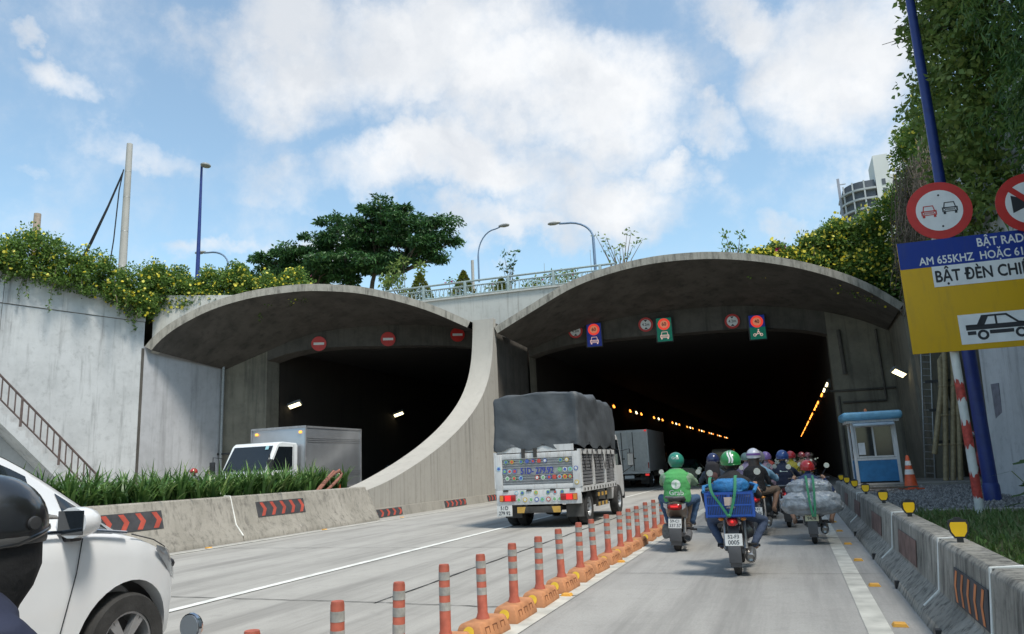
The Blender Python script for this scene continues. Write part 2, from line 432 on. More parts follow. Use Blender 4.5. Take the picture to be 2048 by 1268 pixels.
# ---- road studs
m_stud = mat('amber_stud', (.75,.38,.06), .4, var=.15)
stud_me = G().prism([(-.055,0),(.055,0),(.04,.022),(-.04,.022)], -.05, .05, 'xz').mesh('road_stud', m_stud)
for i, y in enumerate((6.64,8.53,10.47,12.32,14.35,16.22)):
    tag(place('road_stud', stud_me, None, (.63,y,.005)), 'amber road stud beside the right edge line, ' + ORD[i] + (' to' if i == 0 else ' from') + ' the camera', 'road stud', 'amber road studs along the right edge line')
for i, y in enumerate((7.73,10.33,14.12)):
    tag(place('road_stud', stud_me, None, (-2.3,y,.008)), 'amber road stud in a gap of the lane line, ' + ORD[i] + (' to' if i == 0 else ' from') + ' the camera', 'road stud', 'amber road studs in the lane line')
for i, y in enumerate((12.6,16.65,20.7)):
    tag(place('road_stud', stud_me, None, (-11.17,y,.005)), 'amber road stud at the foot of the planter barrier, ' + ORD[i] + (' to' if i == 0 else ' from') + ' the camera', 'road stud', 'amber road studs along the planter barrier')

# ---- tunnel mouths: rim curves measured in world metres
LA = spline([(-24.87,23.92,7.0),(-24.55,24.1,7.46),(-23.89,24.49,8.1),(-22.69,25.18,8.85),(-21.28,26.0,9.36),(-19.84,26.84,9.62),(-18.73,27.48,9.67),(-17.23,28.35,9.55),(-15.71,29.23,9.16),(-14.36,30.02,8.64),(-13.0,30.8,7.92)], 49)
LB = spline([(-24.96,28.67,6.8),(-23.6,29.5,7.5),(-21.9,30.46,8.35),(-20.2,31.45,8.75),(-17.7,32.9,8.9),(-15.3,34.3,8.7),(-13.0,35.6,7.8)], 49)
RA = spline([(-12.0,31.17,7.6),(-10.31,31.4,8.48),(-8.45,31.66,9.39),(-6.65,31.91,9.9),(-4.89,32.15,10.15),(-3.18,32.38,10.17),(-1.73,32.58,10.04),(-.13,32.81,9.73),(1.42,33.02,9.26),(2.91,33.22,8.61),(3.97,33.37,7.96),(4.95,33.5,7.15)], 57)
RB = spline([(-12.0,36.0,7.5),(-10.2,36.2,8.15),(-7.5,36.6,8.75),(-4,37.05,8.95),(-.8,37.5,8.8),(2.0,37.9,8.3),(3.8,38.15,7.7),(4.95,38.3,7.1)], 57)
def shell(A, B, th, name, parent):
    n = len(A); secs = []
    def inn(Cv, i):
        t = (Cv[min(i+1,n-1)] - Cv[max(i-1,0)]).normalized()
        h = Vector((t.x, t.y, 0)).normalized()
        return (Vector((0,0,1))*h.dot(t) - h*t.z)
    m = 7
    g = G(); vs = []
    for i in range(n):
        na, nb = inn(A,i), inn(B,i)
        up = [A[i].lerp(B[i], j/(m-1)) for j in range(m)]
        lo = [p - (na*(1-j/(m-1)) + nb*(j/(m-1)))*th for j, p in enumerate(up)]
        vs += up + lo[::-1]
    k = 2*m
    for i in range(n-1):
        for j in range(k):
            a, b = i*k+j, i*k+(j+1)%k
            face = (a, b, b+k, a+k)
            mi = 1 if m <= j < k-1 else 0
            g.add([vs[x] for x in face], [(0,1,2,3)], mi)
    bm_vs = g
    o = g.build(name, [m_rim, m_soot_shade], parent, smooth=0)  # underside colour kept darker to deepen the shade below the canopy
    me = o.data
    bm = bmesh.new(); bm.from_mesh(me); bmesh.ops.remove_doubles(bm, verts=bm.verts, dist=.0005); bmesh.ops.recalc_face_normals(bm, faces=bm.faces); bm.to_mesh(me); bm.free()
    me.polygons.foreach_set('use_smooth', [True]*len(me.polygons)); me.set_sharp_from_angle(angle=R(40))
    return o
PL = thing('tunnel_mouth', 'wide concrete tunnel mouth with eye shaped canopy rim behind the planter median', 'tunnel', (-19,27,0))
PR = thing('tunnel_mouth', 'larger dark concrete tunnel mouth that the trucks and motorbikes drive into', 'tunnel', (-4,33,0))
def P_(parent, o):
    o.location = o.location - parent.location; return o
P_(PL, shell(LA, LB, .32, 'canopy', PL)); P_(PR, shell(RA, RB, .32, 'canopy', PR))

def frame(parent, B, x0, x1, zo, xo0, xo1, mats, arch):
    """portal frame in the skew plane of curve B: columns, beam with slightly arched soffit, 1 m deep"""
    a, b = B[0], B[-1]
    yat = lambda x: a.y + (b.y-a.y)*(x-a.x)/(b.x-a.x)
    ztop = lambda x: next((B[i].z + (B[i+1].z-B[i].z)*(x-B[i].x)/(B[i+1].x-B[i].x) for i in range(len(B)-1) if B[i].x <= x <= B[i+1].x), B[-1].z)
    def wall(name, xs, zb, zt, m):
        g = G(); vs = []
        for x in xs:
            y = yat(x); vs += [(x,y,zb(x)), (x,y,zt(x)), (x,y+1.0,zt(x)), (x,y+1.0,zb(x))]
        n = len(xs)
        fs = [(i*4+j, i*4+(j+1)%4, i*4+4+(j+1)%4, i*4+4+j) for i in range(n-1) for j in range(4)] + [(0,1,2,3), (4*n-1,4*n-2,4*n-3,4*n-4)]
        return P_(parent, g.add(vs, fs).build(name, m, parent))
    lin = lambda p, q, n: [p+(q-p)*i/n for i in range(n+1)]
    wall('column', lin(x0, xo0, 4), lambda x: -.1, lambda x: ztop(x)+.02, mats[0])
    wall('column', lin(xo1, x1, 4), lambda x: -.1, lambda x: ztop(x)+.02, mats[0])
    w = (xo1-xo0)
    wall('beam', lin(xo0, xo1, 24), lambda x: zo + arch*(1-(2*(x-xo0)/w-1)**4), lambda x: ztop(x)+.02, mats[1])
    return yat
yL = frame(PL, LB, -24.96, -12.98, 6.9, -23.2, -13.15, (m_soot2, m_soot_shade), .65)
yR = frame(PR, RB, -12.0, 4.94, 6.85, -11.99, 2.2, (m_soot2, m_soot_shade), .6)
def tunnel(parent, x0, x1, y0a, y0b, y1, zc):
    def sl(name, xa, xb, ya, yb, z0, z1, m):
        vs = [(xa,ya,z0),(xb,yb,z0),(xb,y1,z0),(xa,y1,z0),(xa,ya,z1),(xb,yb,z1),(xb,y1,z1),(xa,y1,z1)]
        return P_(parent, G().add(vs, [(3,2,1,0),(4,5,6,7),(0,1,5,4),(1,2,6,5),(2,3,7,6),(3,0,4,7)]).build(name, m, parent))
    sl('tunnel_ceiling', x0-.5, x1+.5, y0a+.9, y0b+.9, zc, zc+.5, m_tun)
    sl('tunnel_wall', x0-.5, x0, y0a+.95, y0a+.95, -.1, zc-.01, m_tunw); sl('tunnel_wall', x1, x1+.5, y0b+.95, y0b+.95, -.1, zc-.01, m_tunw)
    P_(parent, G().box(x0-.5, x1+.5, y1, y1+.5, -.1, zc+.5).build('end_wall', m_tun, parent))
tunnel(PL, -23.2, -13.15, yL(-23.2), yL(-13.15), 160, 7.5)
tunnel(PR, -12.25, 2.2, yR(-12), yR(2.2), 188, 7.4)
# side walls under the canopies
P_(PL, G().box(-25.5, -24.9, 23.92, 28.72, 0, 7.0).build('side_wall', m_wallin, PL))
P_(PR, G().box(4.9, 5.5, 33.5, 38.4, 0, 7.35).build('side_wall', m_soot2, PR))
# ---- divider wall with the curved nose between both mouths
prof = spline([(0,20.1,.86),(0,21.5,1.12),(0,23.6,1.68),(0,25.7,2.38),(0,27.6,3.2),(0,29.2,4.15),(0,30.2,5.1),(0,30.75,6.1),(0,31.0,7.2),(0,31.08,8.0)], 40)
DV = thing('divider_wall', 'pale concrete divider wall sweeping down in a curve between both tunnel mouths', 'wall', (-12.5,26,0))
poly = [(20.1,0)] + [(p.y,p.z) for p in prof] + [(31.4,8.0),(31.4,0)]
g = G()
n = len(poly)
g.add([(-13,y,z) for y,z in poly]+[(-12,y,z) for y,z in poly], [tuple(range(n-1,-1,-1)), tuple(range(n,2*n))], 0)
g.add([(-13,y,z) for y,z in poly]+[(-12,y,z) for y,z in poly], [(i,(i+1)%n,n+(i+1)%n,n+i) for i in range(n)], 1)
P_(DV, g.build('nose_wall', [m_div, m_divtop], DV, smooth=25))
P_(DV, G().box(-12.9, -12.15, 31.4, 36.2, 0, 7.9).build('inner_wall', m_soot_shade, DV))
kb = P_(DV, G().prism([(-12.0,0),(-11.84,0),(-11.9,.29),(-12.0,.29)], 19.75, 31.3, 'xz').build('kerb', m_kerb, DV))
# formwork joints cut as slim proud beads on the nose wall
for y, zt in ((23.6,1.6),(27.6,3.1)):
    P_(DV, G().box(-12.0, -11.994, y-.012, y+.012, .3, zt).build('joint', m_kerb, DV))

# ---- spandrel wall and deck railing between the two canopies
SP = thing('spandrel_wall', 'pale streaked parapet wall between the two canopy rims', 'wall', (-13,32.6,8))
xs = [-18.9,-17,-15,-13.7,-12.5,-11.6,-10.3,-9,-7.6]; zb = [9.0,8.95,8.7,8.1,7.3,7.6,8.25,8.7,9.2]
g = G(); vs = []
for x, z in zip(xs, zb):
    t = 9.56 - (x+18.9)*.012
    vs += [(x,32.6,z),(x,32.6,t),(x,33.0,t),(x,33.0,z)]
n = len(xs)
g.add(vs, [(i*4+j,i*4+(j+1)%4,i*4+4+(j+1)%4,i*4+4+j) for i in range(n-1) for j in range(4)]+[(0,1,2,3),(4*n-1,4*n-2,4*n-3,4*n-4)])
P_(SP, g.build('panel', m_spand, SP))
P_(SP, G().add([(-18.9,32.52,9.56),(-7.6,32.52,9.42),(-7.6,33.08,9.42),(-18.9,33.08,9.56),(-18.9,32.52,9.64),(-7.6,32.52,9.5),(-7.6,33.08,9.5),(-18.9,33.08,9.64)], [(3,2,1,0),(4,5,6,7),(0,1,5,4),(1,2,6,5),(2,3,7,6),(3,0,4,7)]).build('coping', m_spand, SP))
m_rail = mat('grey_green_rail_paint', (.30,.36,.35), .5, .2, var=.15)
RL = thing('deck_railing', 'grey green metal railing with looped balusters above the spandrel wall', 'railing', (-13,32.8,9.5))
zr = lambda x: 9.62 - (x+18.9)*.012
def railbar(z, r):
    return P_(RL, G().cyl((-21.5,32.8,zr(-21.5)+z), (-6.6,32.8,zr(-6.6)+z), r, n=8).build('rail', m_rail, RL))
railbar(.78, .05); railbar(.55, .035); railbar(.12, .035)
for i in range(7):
    x = -20.8 + i*2.25
    P_(RL, G().prism([(32.72,0),(32.9,0),(32.86,.82),(32.74,.82)], x-.06, x+.06, 'yz').build('post', m_rail, RL, (0,0,zr(x)), bevel=.01))
lo = G()
lo.tube([(-.09,0,.12),(-.09,0,.42),(-.06,0,.5),(0,0,.53),(.06,0,.5),(.09,0,.42),(.09,0,.12)], .014, 6)
lome = lo.mesh('baluster', m_rail)
for i in range(64):
    x = -20.6 + i*.22
    o = place('baluster', lome, RL, (x,32.8,zr(x))); P_(RL, o)

# ---- retaining walls
wd = Vector((.2628,.9649,0)); wn = Vector((.9649,-.2628,0))       # along the left wall, away from camera; towards the road
LW0 = Vector((-24.9,23.9,0))
LW = thing('retaining_wall', 'tall white stained retaining wall beside the steps, vines over its top', 'wall', LW0)
def lwp(s, out, z): p = LW0 - wd*s + wn*out; return (p.x, p.y, z)
def lbox(name, s0, s1, o0, o1, z0, z1, m, parent=LW, z1b=None):
    zb2 = z1 if z1b is None else z1b
    vs = [lwp(s0,o0,z0),lwp(s1,o0,z0),lwp(s1,o1,z0),lwp(s0,o1,z0),lwp(s0,o0,z1),lwp(s1,o0,zb2),lwp(s1,o1,zb2),lwp(s0,o1,z1)]
    return P_(parent, G().add(vs, [(3,2,1,0),(4,5,6,7),(0,1,5,4),(1,2,6,5),(2,3,7,6),(3,0,4,7)]).build(name, m, parent))
edges = [0, 5.35, 11.5, 18, 25, 40, 75]
for i in range(len(edges)-1):
    s0, s1 = edges[i]+.012, edges[i+1]-.012
    lbox('lower_panel', s0, s1, -.6, 0, 0, 8.0, m_wallw)
    lbox('upper_panel', s0, s1, -.6, .035, 8.03, 9.22, m_wallw)
lbox('corner_stain', -.02, .1, -.3, .012, 0, 6.9, m_soot_shade)
lbox('backing', 0, 75, -.7, -.03, 0, 9.1, m_soot2)
lbox('coping', 3.5, 75, -.75, .09, 9.225, 9.34, m_dark)
# drain pipes by the corner
P_(PL, G().tube([(-24.75,28.5,1.2),(-24.75,28.5,6.7)], .07, 10).build('drain_pipe', m_steel, PL))
P_(PL, G().tube([(-24.9,28.45,2.55),(-22.0,29.2,2.55)], .05, 8).build('conduit', m_dark, PL))
# right side
RW = thing('retaining_wall', 'white battered wall under hanging bamboo behind the sign posts', 'wall', (4.6,21,0))
vs = [(4.62,21.8,.1),(7.2,6,.1),(14,-30,.1),(4.62-.35,21.9,6.0),(6.9,6,9.2),(13.8,-30,9.2)]
vs2 = [(4.62,21.8,.1),(7.2,6,.1),(14,-30,.1),(4.95,21.9,9.2),(7.55,6,9.2),(14.4,-30,9.2)]
g = G(); g.add(vs2 + [(v[0]+.8,v[1]+.4,v[2]) for v in vs2], [(0,1,4,3),(1,2,5,4),(6,9,10,7),(7,10,11,8),(3,4,10,9),(4,5,11,10),(0,3,9,6)])
P_(RW, g.build('wall_face', m_wallw, RW))
P_(RW, G().box(-.2,.2,-.02,.02,-.55,.55).build('access_panel', mat('grey_access_panel', (.16,.16,.19), .6, var=.3), RW, (4.82,21.15,2.25), rot=(0,R(2),R(-80)), bevel=.01))
RC = thing('retaining_wall', 'dark stained concrete recess wall behind the bundle of pipes', 'wall', (5.6,29,0))
P_(RC, G().prism([(5.5,.1),(6.9,.1),(6.9,9.2),(5.5,9.2)], 33.3, 33.9, 'xz').build('wall_face', m_soot2, RC))
P_(RC, G().box(6.6, 7.2, 21.9, 33.4, .1, 9.2).build('side_face', m_soot2, RC))
P_(RC, G().prism([(5.0,.1),(5.95,.1),(5.75,4.8),(5.4,5.3),(5.0,5.3)], 32.4, 33.3, 'xz').build('buttress', m_soot2, RC))
# upper terrain
tp = [(-1500,-60),(-47.9,-60),(-25.4,23.9),(-25.5,29),(-24.5,29.6),(-13,36.5),(-10,37.0),(5.2,38.9),(5.5,34),(6.9,33.9),(7.2,22),(5.75,22.2),(8.4,6.2),(15.2,-29.5),(26,-60),(1500,-60),(1500,1500),(-1500,1500)]
struct('upper_ground', G().prism(tp, 8.6, 9.1, 'xy'), m_earth)

# ---- right shoulder: raised bed, slab, gravel, grass bed
m_slab = concrete('shoulder_slab', (.27,.26,.235), (.08,.08,.07), streak=.5, blotch=.6)
struct('shoulder_bed', G().prism([(1.2,-45),(16,-45),(7.3,6),(4.75,21.9),(6.7,21.95),(6.7,33.3),(4.9,33.5),(2.2,37.9),(2.2,24),(1.2,22.1)], -.2, .13, 'xy'), m_soil)
struct('shoulder_slab', G().prism([(2.0,28.2),(6.5,28.2),(6.5,33.1),(2.0,33.1)], .132, .24, 'xy'), m_slab)
tag(struct('kerb', G().box(1.9, 5.2, 15.6, 15.75, .1, .24, M=Matrix.Translation((0,0,0))), m_kerb, bevel=.01), kind='structure')

# ---- jersey barriers
BL = thing('planter_barrier', 'stained concrete planter barrier with red chevron boards along the left lane', 'barrier', (-11.8,8,0))
pL = [(-11.42,0),(-11.45,.1),(-11.66,.36),(-11.82,.95),(-11.85,.97),(-12.08,.97),(-12.1,.95),(-12.1,0)]
for a, b in ((-30,-10.5),(-10.48,-2.2),(-2.18,5.9),(5.92,13.96),(13.985,19.7)):
    P_(BL, G().prism(pL, a, b, 'xz').build('segment', m_bar, BL, bevel=.012))
P_(BL, G().prism([(-12.1,0),(-11.5,0),(-11.9,.85),(-12.1,.85)], 19.7, 19.98, 'xz').build('end_block', m_bar, BL, bevel=.02))
P_(BL, G().box(-13.55, -13.3, -30, 20.0, 0, 1.0).build('rear_curb', m_bar, BL, bevel=.015))
P_(BL, G().box(-13.3, -12.1, -30, 20.0, 0, .8).build('soil', m_soil, BL))
def caulk(parent, pts, r=.014):
    return P_(parent, G().tube(pts, r, 6).build('caulk_joint', m_caulk, parent))
for y in (5.91, 13.97): caulk(BL, [(-12.0,y,.975),(-11.84,y,.975),(-11.655,y,.36),(-11.45,y,.12)], .018)
BR = thing('roadside_barrier', 'mossy concrete barrier with yellow delineators along the right edge', 'barrier', (1.0,8,0))
pR = [(.81,0),(.84,.07),(.985,.2),(1.02,.57),(1.05,.6),(1.22,.6),(1.25,.57),(1.25,0)]
for a, b in ((-30,-5),(-4.985,1.6),(1.615,5.31),(5.325,7.02),(7.035,10.01),(10.025,15.1),(15.115,22.0)):
    P_(BR, G().prism(pR, a, b, 'xz').build('segment', m_barR, BR, bevel=.014))
for y in (5.318,7.028,10.018,15.108): caulk(BR, [(1.2,y,.606),(1.03,y,.6),(.985,y,.205),(.86,y,.085)], .011)
for y in (6.2,8.4,10.6,13.5):
    P_(BR, G().box(.80, .842, y-.035, y+.035, 0, .075).build('drain_slot', m_black, BR))

def chevrons(parent, pa, pb, pc, m0, m1, n, off, flip=False, fade=1.0):
    """board on a plane: pa bottom-start, pb bottom-end, pc top-start (world); n chevron arrows proud of it"""
    pa, pb, pc = Vector(pa), Vector(pb), Vector(pc); U = pb-pa; V = pc-pa; Nn = U.cross(V).normalized()*off
    g = G().add([pa,pb,pb+V,pc,pa+Nn,pb+Nn,pb+V+Nn,pc+Nn], [(3,2,1,0),(4,5,6,7),(0,1,5,4),(1,2,6,5),(2,3,7,6),(3,0,4,7)])
    bd = P_(parent, g.build('chevron_board', m0, parent))
    for i in range(n):
        c = (i+.35)/n; w = .32/n; d = .28/n
        pts = [(c,.06),(c+w,.06),(c+w+d,.5),(c+w,.94),(c,.94),(c+d,.5)]
        if flip: pts = [(1-x,y) for x,y in pts]
        q = [pa + U*x + V*y + Nn*1.5 for x,y in pts]
        o = G().add(q, [(0,1,2,5),(5,2,3,4)]).build('chevron', m1, bd, smooth=0); o.location = (0,0,0)
    return bd
def onL(z): return -11.66 - (z-.36)*.16/.59
for (y0,y1) in ((14.75,16.58),(9.2,11.93),(3.6,6.2),(-2,.6)):
    chevrons(BL, (onL(.46)+.004,y0,.46), (onL(.46)+.004,y1,.46), (onL(.8)+.004,y0,.8), m_chb, m_chr, 5 if y1-y0 < 2 else 7, .006)
for (y0,y1) in ((20.1,22.0),(25.2,27.1),(29.3,30.9)):
    chevrons(DV, (-11.84,y0,.03), (-11.84,y1,.03), (-11.89,y0,.26), m_chb, m_chr, 5, .006)
def onR(z): return .985 + (z-.2)*.035/.37
for (y0,y1,ma,mb,n) in ((5.35,6.35,m_chb,m_cho,5),(8.15,9.4,m_chfade,m_chb,0),(11.1,12.35,m_chfade,m_chb,0),(14.4,15.6,m_chfade,m_chb,0),(17.4,18.3,m_chfade,m_chb,0),(2.2,3.4,m_chb,m_cho,5)):
    chevrons(BR, (onR(.23)-.004,y1,.23), (onR(.23)-.004,y0,.23), (onR(.47)-.004,y1,.47), ma, mb, n, .006, flip=True)

# ---- shoulders filling behind the outer ends of both canopy rims
def shoulder(A, idx, off, zt, name, label):
    t = thing(name, label, 'wall', tuple(A[idx[0]])); g = G(); vs = []
    for i in idx:
        p = A[i]; vs += [(p.x+off[0],p.y+off[1],p.z-.25),(p.x+off[0],p.y+off[1],max(zt,p.z+.05)),(p.x+off[0],p.y+off[1]+.4,max(zt,p.z+.05)),(p.x+off[0],p.y+off[1]+.4,p.z-.25)]
    n = len(idx); g.add(vs, [(i*4+j,i*4+(j+1)%4,i*4+4+(j+1)%4,i*4+4+j) for i in range(n-1) for j in range(4)]+[(0,1,2,3),(4*n-1,4*n-2,4*n-3,4*n-4)])
    o = g.build('panel', m_spand, t); P_(t, o)
shoulder(LA, list(range(0,20)), (0,.35), 9.25, 'shoulder_wall', 'pale wall strip behind the left end of the smaller canopy rim')
shoulder(RA, list(range(36,57)), (0,.35), 0, 'shoulder_wall', 'pale wall strip behind the right end of the larger canopy rim')

# ================================================================== vegetation
lm_vine = leafmat('vine_leaves', [(.06,.12,.022),(.1,.185,.035),(.145,.25,.05),(.22,.33,.075)], trans=.4)
lm_dry = leafmat('dry_vine', [(.08,.065,.045),(.13,.11,.075),(.07,.08,.035)], trans=.2)
lm_flow = leafmat('yellow_petals', [(.62,.50,.03),(.75,.64,.06),(.8,.74,.16)], trans=.3)
lm_pink = leafmat('pink_bracts', [(.5,.03,.16),(.6,.06,.25),(.45,.04,.08)], trans=.3)
lm_tree = leafmat('tree_leaves', [(.02,.06,.02),(.034,.095,.028),(.05,.13,.036),(.085,.17,.048)], rough=.45, trans=.25)
lm_bam = leafmat('bamboo_leaves', [(.03,.075,.018),(.055,.12,.028),(.09,.17,.036),(.15,.22,.045)], trans=.35)
lm_pale = leafmat('pale_leaves', [(.12,.19,.04),(.17,.25,.06),(.25,.31,.075),(.1,.15,.04)], trans=.4)
lm_strap = leafmat('strap_leaves', [(.04,.1,.025),(.075,.165,.04),(.12,.23,.06),(.19,.27,.085)], rough=.4, trans=.25)
lm_grass = leafmat('grass_blades', [(.07,.13,.035),(.11,.19,.05),(.17,.23,.08),(.2,.19,.09)], trans=.3)
lm_topi = leafmat('topiary_leaves', [(.07,.11,.015),(.11,.15,.02),(.17,.19,.03),(.15,.11,.03)], trans=.35)
m_bark = mat('tree_bark', (.1,.08,.06), .9, var=.35, scale=9, bump=.5)
m_twig = mat('grey_twig', (.17,.13,.1), .9, var=.3)
m_culm = mat('bamboo_culm', (.16,.19,.06), .5, var=.3)

def petals(name, P, size, m, parent):
    """five-sided cupped flowers"""
    n = len(P); P = np.asarray(P, float)
    d = RNG.normal(size=(n,3)); d[:,1] -= 1.1; d[:,2] += .3; d /= np.linalg.norm(d,axis=1)[:,None]
    u = RNG.normal(size=(n,3)); a = np.cross(d,u); a /= np.linalg.norm(a,axis=1)[:,None]; b = np.cross(d,a)
    s = size*(.7+.6*RNG.random(n))[:,None]
    V = np.empty((n,5,3))
    for k in range(5):
        q = 2*math.pi*k/5; V[:,k] = P + a*s*.5*math.cos(q) + b*s*.5*math.sin(q) + d*s*.15
    me = bpy.data.meshes.new(name); me.vertices.add(n*5); me.vertices.foreach_set('co', V.reshape(-1))
    me.loops.add(n*5); me.loops.foreach_set('vertex_index', np.arange(n*5, dtype=np.int32)); me.polygons.add(n); me.polygons.foreach_set('loop_start', np.arange(0,n*5,5,dtype=np.int32))
    at = me.attributes.new('leaf','FLOAT','FACE'); at.data.foreach_set('value', RNG.random(n).astype(np.float32))
    me.materials.append(m); me.update(calc_edges=True); me.validate()
    return tag(place(name, me, parent), kind='stuff')

def clumped(centers, radii, per, squash=.8):
    c = np.repeat(np.asarray(centers,float), per, axis=0); r = np.repeat(np.asarray(radii,float), per)[:,None]
    d = RNG.normal(size=c.shape); d /= np.linalg.norm(d,axis=1)[:,None]
    rad = RNG.random((len(c),1))**.45
    d[:,2] *= squash
    return c + d*rad*r, d

def hedge(name, label, pts, nclump, per, lsize, cr, nflow, strands=30, group=None, lm=None, fsize=.085, pink=0, droopdir=(0,-1)):
    """creeper mass along a path; pts = (x, y, ztop, zbot, halfwidth)"""
    t = thing(name, label, 'creeper', (0,0,0), group=group)
    A = np.array(pts, float); seg = np.linalg.norm(np.diff(A[:,:2],axis=0),axis=1); cum = np.r_[0,np.cumsum(seg)]
    s = RNG.random(nclump)*cum[-1]
    I = lambda k: np.interp(s, cum, A[:,k])
    x, y, zt, zb, hw = I(0), I(1), I(2), I(3), I(4)
    dx = np.interp(s, cum[:-1], np.diff(A[:,0])/seg); dy = np.interp(s, cum[:-1], np.diff(A[:,1])/seg)
    lump = .28*np.sin(s*2.3)+.2*np.sin(s*5.1+1)+.14*np.sin(s*9.7+2)
    f = RNG.random(nclump)
    lat = RNG.uniform(-1,1,nclump)*hw*np.sqrt(np.clip(1-(2*f-1)**2*.6,.1,1))
    z = zb + (zt-zb+lump)*f + RNG.normal(0,.05,nclump)
    cen = np.c_[x - dy*lat, y + dx*lat, z]
    P, d = clumped(cen, cr*(.6+.8*RNG.random(nclump)), per)
    tag(leaves('foliage', P, lsize, lm or lm_vine, t, aspect=.6, out=d*.9), kind='stuff')
    if nflow:
        k = RNG.integers(0, nclump, nflow); dd = RNG.normal(size=(nflow,3)); dd[:,1] -= 1.0; dd[:,2] += .3; dd /= np.linalg.norm(dd,axis=1)[:,None]
        petals('flowers', cen[k] + dd*cr*1.2, fsize, lm_flow, t)
    if pink:
        k = RNG.integers(0, nclump, 4); k = np.repeat(k, pink//4); petals('pink_flowers', cen[k] + RNG.normal(0,.12,(len(k),3)) + np.array([0,-.3,.2]), fsize, lm_pink, t)
    g = G(); LP = []
    for i in range(strands):
        j = random.randrange(nclump); p = Vector(cen[j]); up = random.random() < .35 and p.z > np.median(z)
        pts_ = [p]; v = Vector((random.uniform(-.6,.6), random.uniform(-.6,.1), 1.0 if up else -.6)).normalized(); L = random.uniform(.5,1.3)
        for q in range(7):
            v = (v + Vector((random.uniform(-.3,.3), random.uniform(-.3,.2), -.22 if up else -.25))).normalized(); pts_.append(pts_[-1] + v*L/7)
            for _ in range(5): LP.append(pts_[-1] + Vector((random.uniform(-.06,.06), random.uniform(-.06,.06), random.uniform(-.06,.06))))
        g.tube(pts_, [.012]*4+[.007]*4, 4)
    g.build('vine_stems', m_twig, t)['kind'] = 'stuff'
    tag(leaves('trailing_leaves', np.array(LP), lsize*1.05, lm or lm_vine, t, aspect=.55, droop=.5), kind='stuff')
    return t
def wl(s, off=0): p = LW0 - wd*s + wn*off; return p.x, p.y
hp = []
for s, zt, zb in ((11,10.2,9.0),(7.5,10.0,9.2),(5.6,10.15,9.25),(4.6,10.6,9.1),(3.7,10.95,8.95),(2.6,10.3,8.75),(1.2,10.35,8.5),(.2,10.3,8.2),(-.6,10.3,8.6)):
    x, y = wl(s, .12); hp.append((x,y,zt,zb,.6))
hedge('flowering_creeper', 'yellow flowered creeper spilling over the white wall above the steps', hp, 560, 100, .105, .3, 1500, 70, fsize=.11)
hedge('flowering_creeper', 'yellow flowered creeper heaped behind the left end of the smaller canopy', [(-25.4,24.3,10.3,8.3,.6),(-24.8,24.9,10.3,8.5,.7),(-24.0,25.6,10.4,8.7,.7),(-22.8,26.4,10.4,9.1,.7),(-21.2,27.3,10.3,9.3,.6),(-19.9,28.0,9.95,9.3,.4)], 480, 100, .105, .3, 1300, 8, fsize=.11)
# right: tall creeper bank rising behind the larger canopy
hedge('flowering_creeper', 'yellow flowered creeper bank on the right shoulder of the larger canopy', [(-.9,34.6,9.9,9.5,.3),(.5,34.6,10.3,9.4,.5),(1.6,34.6,10.5,9.1,.6),(2.4,34.6,10.7,8.7,.7),(3.3,34.6,11.2,8.2,.8),(4.6,34.5,11.6,7.5,.9),(5.6,34.2,12.1,7.0,.9)], 760, 95, .125, .36, 2300, 8, pink=60, fsize=.13)
hedge('flowering_creeper', 'tall flowering creeper curtain with dry stems left of the blue pole', [(5.7,33.2,13.6,7.0,.6),(6.3,31.5,14.4,6.8,.7),(6.6,29,14.4,6.4,.8)], 420, 85, .125, .38, 1000, 20, fsize=.13)
t = thing('dry_creeper', 'curtain of brown dry creeper stems hanging beside the yellow board', 'creeper', (5.3,30,0))
g = G(); dl = []
for i in range(230):
    y = random.uniform(27.2,32.8); x = 5.15 + (32.8-y)*.09 + random.uniform(-.35,.5); z = random.uniform(9.2,12.2); pts = [Vector((x,y,z))]; v = Vector((-.1,-.3,-.9))
    for q in range(8):
        v = (v + Vector((random.uniform(-.3,.3), random.uniform(-.3,.3), -.35))).normalized(); pts.append(pts[-1] + v*random.uniform(.2,.55)); dl += [tuple(pts[-1] + Vector((random.gauss(0,.07), random.gauss(0,.07), random.gauss(0,.07)))) for _ in range(7)]
    g.tube(pts, .012, 4)
P_(t, tag(g.build('vine_stems', m_twig, t), kind='stuff'))
P_(t, tag(leaves('dead_leaves', np.array(dl), .1, lm_dry, t, droop=.8, aspect=.35), kind='stuff'))

# ---- bamboo and broadleaf creeper overhanging the right wall
def wallx(y): return 4.95 + (21.9-y)*.164
def overhang(name, label, y0, y1, z0, z1, xo0, xo1, n, per, size, lm, aspect, droop, cr, culms=0):
    t = thing(name, label, 'bamboo' if culms else 'creeper', (0,0,0))
    y = RNG.uniform(y0,y1,n); f = RNG.random(n); z = z0 + (z1-z0)*f
    x = wallx(y) + RNG.uniform(xo0,xo1,n)
    z = z + .5*np.sin(y*1.7) + .35*np.sin(y*3.9+1)
    cen = np.c_[x,y,z]
    P, d = clumped(cen, cr*(.6+.8*RNG.random(n)), per)
    tag(leaves('foliage', P, size, lm, t, aspect=aspect, droop=droop, out=d*.5), kind='stuff')
    g = G()
    for i in range(culms or 10):
        yy = random.uniform(y0,y1); xx = wallx(yy) + random.uniform(.5,1.6); pts = [Vector((xx,yy,9.0))]; v = Vector((-.1,-.05,1))
        for q in range(9):
            v = (v + Vector((-.05,-.02,-.1 if q < 5 else -.35))).normalized(); pts.append(pts[-1] + v*.5)
        g.tube(pts, [.035-.003*q for q in range(10)], 6)
    tag(g.build('culms' if culms else 'vine_stems', m_culm if culms else m_twig, t), kind='stuff')
    return t
overhang('bamboo_clump', 'dense dark bamboo hanging over the white wall behind the round signs', 8.5, 17.5, 6.4, 18.0, -1.5, 2.6, 950, 50, .26, lm_bam, .14, 1.1, .55, 26)
